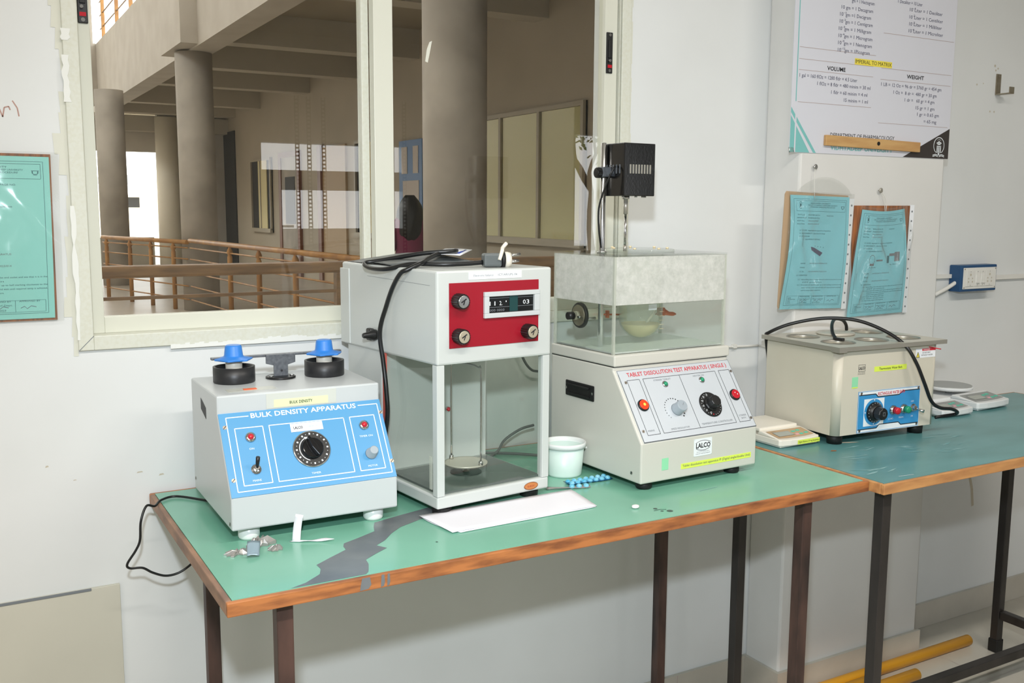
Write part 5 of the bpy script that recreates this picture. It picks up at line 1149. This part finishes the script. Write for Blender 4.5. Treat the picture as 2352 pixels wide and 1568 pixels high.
# end of the corridor
b = MB(); b.lathe([(.24, .0005), (.24, 3.3)], 'house_wall', (4.06, 21.4, 0), seg=32); tag(b.build('round_pillar'), 'round pillar whitened to imitate sky light, beside the bright bay at the far end', 'column')  # white colour stands in for sky light falling on the end wall
b = MB(); b.box(3.98, 5.4995, 22, 22.2, .0005, 3.749, 'plaster_beam'); b.box(2.5, 3.9795, 22, 22.2, 2.56, 3.2, 'plaster_beam'); tag(b.build('end_wall'), 'pale end wall with open bright bay at the far end of the corridor', 'wall')
b = MB(); b.box(2.4, 5.4995, 21.6, 21.95, 3.0, 3.34, 'corr_beam'); b.box(2.4, 5.4995, 20.9, 21.3, 3.34, 3.7495, 'corr_beam'); tag(b.build('concrete_beam'), 'dark cross beams just in front of the end wall', 'beam')
b = MB(); b.box(2.5, 3.8, 21.9, 21.98, .0005, .62, 'corr_beam'); tag(b.build('parapet'), 'low grey parapet under the bright bay at the far end', 'parapet')
r = empty('end_door', (4.28, 21.985, 0)); tag(r, 'narrow dark door standing ajar in the pale end wall', 'door')
b = MB(); b.box(-.04, .10, 0, .01, .001, 1.78, 'door_brown'); b.build('frame', r); b = MB(); b.box(-.02, .04, -.01, -.0003, .002, 1.74, 'dark_room'); b.build('opening', r)
# distant house and hills
r = empty('distant_house', (4.5, 40, -2)); tag(r, 'sunlit pale house with light roof and small dark window beyond the corridor', 'house')
b = MB(); b.box(0, 5, 0, 4, 0, 3.85, 'house_wall'); b.build('walls', r)
b = MB(); b.prism([(-.4, -.5, 3.80), (-.4, 2, 4.25), (-.4, 4.5, 3.80)], (5.8, 0, 0), 'house_roof'); b.build('roof', r)
b = MB(); b.box(1.42, 1.9, -.03, .02, 3.30, 3.70, 'dark_room'); b.build('window', r)
b = MB(); b.prism([(-40, 90, -3), (-20, 90, 3.2), (0, 90, 2.6), (14, 90, 4.2), (30, 90, 3.0), (60, 90, 3.6), (60, 90, -3)], (0, 5, 0), 'hill'); tag(b.build('hills'), None, None, None, 'structure')
b = MB(); b.box(-60, 60, 30.01, 89, -3, -2.0, 'house_wall'); tag(b.build('ground'), None, None, None, 'structure')
# openings in the corridor wall, each with its own frame
def wall_window(n, y0, y1, z0, z1, cols, kind):
    w = empty('window_%d' % n, (5.5, y0, z0)); tag(w, None, None, None, 'structure'); W = y1 - y0; h = z1 - z0; t = .05
    b = MB(); b.box(-.025, -.0005, 0, W, 0, h, 'dark_room' if kind else 'curtain'); b.build('room_backing', w)  # dark version is a flat sheet standing in for an unlit room
    b = MB(); b.box(-.06, -.001, 0, W, h - t, h, 'frame_taupe'); b.box(-.08, -.001, 0, W, 0, t * 1.6, 'frame_taupe')
    for k in range(cols + 1): y = k * (W - t) / cols; b.box(-.06, -.001, y, y + t, t, h - t, 'frame_taupe')
    b.build('frame', w)
    if kind:
        b = MB(); b.box(-.045, -.03, W * .20, W * .62, t, h - t, 'curtain'); b.build('curtain', w)
    else:
        for k in range(cols):
            b = MB(); y = k * (W - t) / cols + t; b.box(-.042, -.036, y, y + (W - t) / cols - t, t * 1.6, h - t, 'pane'); b.build('pane', w)
wall_window(2, 6.67, 9.35, .90, 2.42, 3, 0)
wall_window(3, 18.1, 19.6, .80, 2.33, 2, 1)
wall_window(4, 12.2, 13.3, .84, 2.38, 2, 1)
d = empty('door_1', (5.5, 21.0, 0)); tag(d, None, None, None, 'structure'); b = MB(); b.box(-.03, -.0005, 0, .995, .001, 3.05, 'dark_room'); b.build('opening', d)
d = empty('door_2', (5.5, 16.2, 0)); tag(d, None, None, None, 'structure')
b = MB(); b.box(-.06, -.0005, 0, .12, .001, 2.38, 'door_brown'); b.box(-.06, -.0005, 1.15, 1.30, .001, 2.38, 'door_brown'); b.box(-.06, -.0005, .12, 1.15, 2.28, 2.38, 'door_brown'); b.build('frame', d)
b = MB(); b.box(-.04, -.0005, .12, 1.15, .001, 2.28, 'concrete'); b.box(-.05, -.0401, .3, .9, 1.0, 1.9, 'dark_room'); b.build('door_leaf', d)
d = empty('door_3', (5.5, 13.75, 0)); tag(d, None, None, None, 'structure')
b = MB(); b.box(-.08, -.0005, 1.15, 1.32, .001, 2.40, 'door_brown'); b.build('frame', d); b = MB(); b.box(-.04, -.0005, 0, 1.15, .001, 2.36, 'door_tan'); b.build('door_leaf', d)
r = empty('notice_board', (5.5, 10.7, 1.0)); tag(r, 'blue notice board with pinned papers on the corridor wall, left of the thick column', 'notice board')
b = MB(); b.box(-.04, -.0005, 0, .80, .0, 1.27, 'notice_blue'); b.build('board', r)
for (y, z, w, h) in ((.10, .08, .56, .62), (.12, .80, .18, .38), (.50, .80, .20, .38)): b = MB(); b.box(-.045, -.0402, y, y + w, z, z + h, 'notice_paper'); b.build('paper', r)
# surface lamp on the ceiling
b = MB(); b.box(3.2, 4.4, 9.2, 9.28, 3.70, 3.749, 'socket_white'); tag(b.build('ceiling_batten'), 'white lamp batten on the corridor ceiling', 'lamp')

# ================================================================== PERSON IN THE CORRIDOR
def person(loc, rz, label, hgt=1.47):
    r = empty('person', loc, rz); tag(r, label, 'person'); k = hgt / 1.60
    V = [(0, 0, .90), (0, 0, 1.05), (0, .0, 1.22), (0, 0, 1.345), (0, .01, 1.41), (0, 0, 1.50),
         (.09, 0, .86), (.10, .01, .47), (.10, -.02, .08), (-.09, 0, .86), (-.10, .01, .47), (-.10, -.02, .08),
         (.16, 0, 1.31), (.21, -.01, 1.05), (.22, .06, .83), (-.16, 0, 1.31), (-.21, -.01, 1.05), (-.22, .06, .83), (.10, .13, .03), (-.10, .13, .03)]
    Ed = [(0, 1), (1, 2), (2, 3), (3, 4), (4, 5), (0, 6), (6, 7), (7, 8), (0, 9), (9, 10), (10, 11), (3, 12), (12, 13), (13, 14), (3, 15), (15, 16), (16, 17), (8, 18), (11, 19)]
    Rr = [.12, .105, .12, .10, .05, .092, .085, .058, .040, .085, .058, .040, .050, .040, .026, .050, .040, .026, .032, .032]
    for s, wi in ((1, 14), (-1, 17)):
        x, y, z = V[wi]; V.append((x, y + .01, z - .06)); Rr.append(.024); pm = len(V) - 1; Ed.append((wi, pm))
        for f in range(4):
            a = len(V); V.append((x, y - .02 + f * .018, z - .095)); Rr.append(.0085); V.append((x - s * .006, y - .02 + f * .019 + .004, z - .128 - .006 * (f in (1, 2)))); Rr.append(.0075); V.append((x - s * .016, y - .02 + f * .019 + .008, z - .150 - .006 * (f in (1, 2)))); Rr.append(.007); Ed += [(pm, a), (a, a + 1), (a + 1, a + 2)]
        a = len(V); V.append((x, y + .045, z - .055)); Rr.append(.009); V.append((x - s * .006, y + .058, z - .088)); Rr.append(.008); Ed += [(pm, a), (a, a + 1)]
    me = bpy.data.meshes.new('body'); me.from_pydata([tuple(c * k for c in v) for v in V], Ed, []); me.update(); o = bpy.data.objects.new('body', me); COL.objects.link(o); o.parent = r
    me.materials.append(MT['skin']); sk = o.modifiers.new('skin', 'SKIN'); sk.use_smooth_shade = True; ly = me.skin_vertices[0] if me.skin_vertices else None
    if ly:
        for i, q in enumerate(Rr): ly.data[i].radius = (q * k, q * k)
        ly.data[0].use_root = True
    sb = o.modifiers.new('sub', 'SUBSURF'); sb.levels = 1; sb.render_levels = 2
    def lump(name, prof, m, sx=1, sy=1, c=(0, 0, 0)):
        b = MB(); b.lathe([(a * k, z * k) for a, z in prof], m, (c[0] * k, c[1] * k, 0), seg=24, sx=sx, sy=sy); return b.build(name, r)
    lump('kurta', [(.20, .58), (.19, .75), (.165, .95), (.155, 1.05), (.175, 1.20), (.19, 1.32), (.14, 1.38), (.065, 1.41)], 'kurta', 1, .72)
    for s in (-1, 1):
        b = MB(); b.tube([(s * .15 * k, 0, 1.34 * k), (s * .20 * k, -.01 * k, 1.15 * k), (s * .215 * k, 0, 1.0 * k)], [.066 * k, .058 * k, .05 * k], 'kurta', sub=4); b.build('sleeve', r)
    for s in (-1, 1):
        b = MB(); b.lathe([(.06 * k, .10 * k), (.075 * k, .45 * k), (.10 * k, .80 * k)], 'trousers', (s * .095 * k, 0, 0), seg=18); b.build('trouser_leg', r)
    # long hair falling over the back (towards -y), face towards +y
    b = MB(); prof = []
    vs, fs = [], []; n = 22; rows = 14
    for j in range(rows + 1):
        t = j / rows; z = (1.615 - .50 * t) * k; 
        for i in range(n):
            a = 2 * pi * i / n; rx = (.05 + .095 * sin(min(1, t * 2.6) * pi / 2)) * (1 - .22 * max(0, t - .5)) * (1 - 5 * max(0, t - .82) ** 1.5); ry = rx * 1.05
            y = sin(a) * ry
            if y > 0 and t > .16: y *= .30 - .18 * min(1, t * 2)
            if t > .45: y = min(y, .02) - .03 * (t - .4)
            wob = 1 + .05 * sin(7 * a + 9 * t) ; vs.append((cos(a) * rx * wob * k, (y * wob - .015) * k, z))
    for j in range(rows):
        for i in range(n): fs.append([j * n + i, j * n + (i + 1) % n, (j + 1) * n + (i + 1) % n, (j + 1) * n + i][::-1])
    fs.append(list(range(n))); fs.append([rows * n + i for i in range(n)][::-1]); b.add(vs, fs, 'hair', True); b.build('hair', r)
    b = MB()
    for s in (-1, 1): b.sph((s * .032 * k, .088 * k, 1.51 * k), .010 * k, 'print_white', seg=10, n=6); b.sph((s * .032 * k, .095 * k, 1.51 * k), .0055 * k, 'print_black', seg=8, n=5)
    b.build('eyes', r)
    b = MB(); b.tube([(0, .092 * k, 1.52 * k), (0, .112 * k, 1.485 * k), (0, .096 * k, 1.475 * k)], [.006 * k, .011 * k, .012 * k], 'skin', sub=3); b.build('nose', r)
    b = MB(); b.tube([(-.022 * k, .088 * k, 1.452 * k), (0, .095 * k, 1.450 * k), (.022 * k, .088 * k, 1.452 * k)], .005 * k, 'maroon', sub=3); b.build('lips', r)
person((3.66, 7.05, .0005), -.35, 'person with long black hair in a dark pink top walking away in the corridor', 1.42)

# ================================================================== FAR SIDE OF THE ROOM (seen in the panes)
def rack(x, label):
    r = empty('slotted_post', (x, -5.9, 0)); tag(r, label, 'post', 'slotted steel posts by the far windows')
    b = MB(); w = .035; b.box(-w / 2, -w / 2 + .006, -.01, 0, .0005, 2.2, 'rack_grey'); b.box(w / 2 - .006, w / 2, -.01, 0, .0005, 2.2, 'rack_grey')
    z = .02
    while z < 2.18: b.box(-w / 2 + .006, w / 2 - .006, -.01, 0, z, z + .014, 'rack_grey'); z += .032
    b.build('post', r)
for x, lb in ((2.20, 'slotted steel post nearest the middle of the far windows'), (2.30, 'slotted steel post beside a second one at the far windows'), (2.425, 'slotted steel post right of the pair at the far windows'), (3.12, 'slotted steel post at the right end of the far windows')): rack(x, lb)
b = MB(); b.box(.3, 2.2, -6.06, -6.04, 1.14, 1.16, 'frame_taupe'); 
for x in (.8, 1.3, 1.8, 2.93): b.box(x, x + .15, -6.08, -6.03, 1.05, 1.9, 'wall') if x > 2.9 else b.box(x, x + .04, -6.08, -6.03, 1.1, 1.84, 'frame_taupe')
tag(b.build('trim_1'), None, None, None, 'structure')
def tree(x, y, label):
    r = empty('garden_tree', (x, y, -1)); tag(r, label, 'tree'); rnd = random.Random(5); b = MB(); L = MB()
    def br(p, d, l, rr, n):
        q = p + d * l; mid = p.lerp(q, .5) + Vector((rnd.uniform(-.1, .1) * l, rnd.uniform(-.1, .1) * l, 0)); b.tube([p, mid, q], [rr, rr * .85, rr * .7], 'bark', seg=6, sub=2)
        if n < 3:
            for _ in range(22):
                c = q + Vector((rnd.gauss(0, .22), rnd.gauss(0, .22), rnd.gauss(0, .2))); a = Vector((rnd.uniform(-1, 1), rnd.uniform(-1, 1), rnd.uniform(-1, 1))).normalized(); c2 = a.orthogonal().normalized(); s = rnd.uniform(.03, .07); L.add([c - a * s, c + c2 * s * .5, c + a * s, c - c2 * s * .5], [(0, 1, 2, 3)], 'leaf')
        if n == 0: return
        for _ in range(3): br(q, (d + Vector((rnd.uniform(-.8, .8), rnd.uniform(-.8, .8), rnd.uniform(-.1, .6)))).normalized(), l * .72, rr * .62, n - 1)
    br(Vector((0, 0, 0)), Vector((.05, 0, 1)), 1.5, .09, 5); b.build('trunk', r); L.build('leaves', r)
tree(7.5, -9.5, 'slender leafy tree outside, glimpsed as a reflection at the right of the window')
b = MB(); b.box(-30, 40, -40, -6.13, -1.2, -1.0, 'hill'); tag(b.build('ground'), None, None, None, 'structure')
bpy.context.view_layer.update()
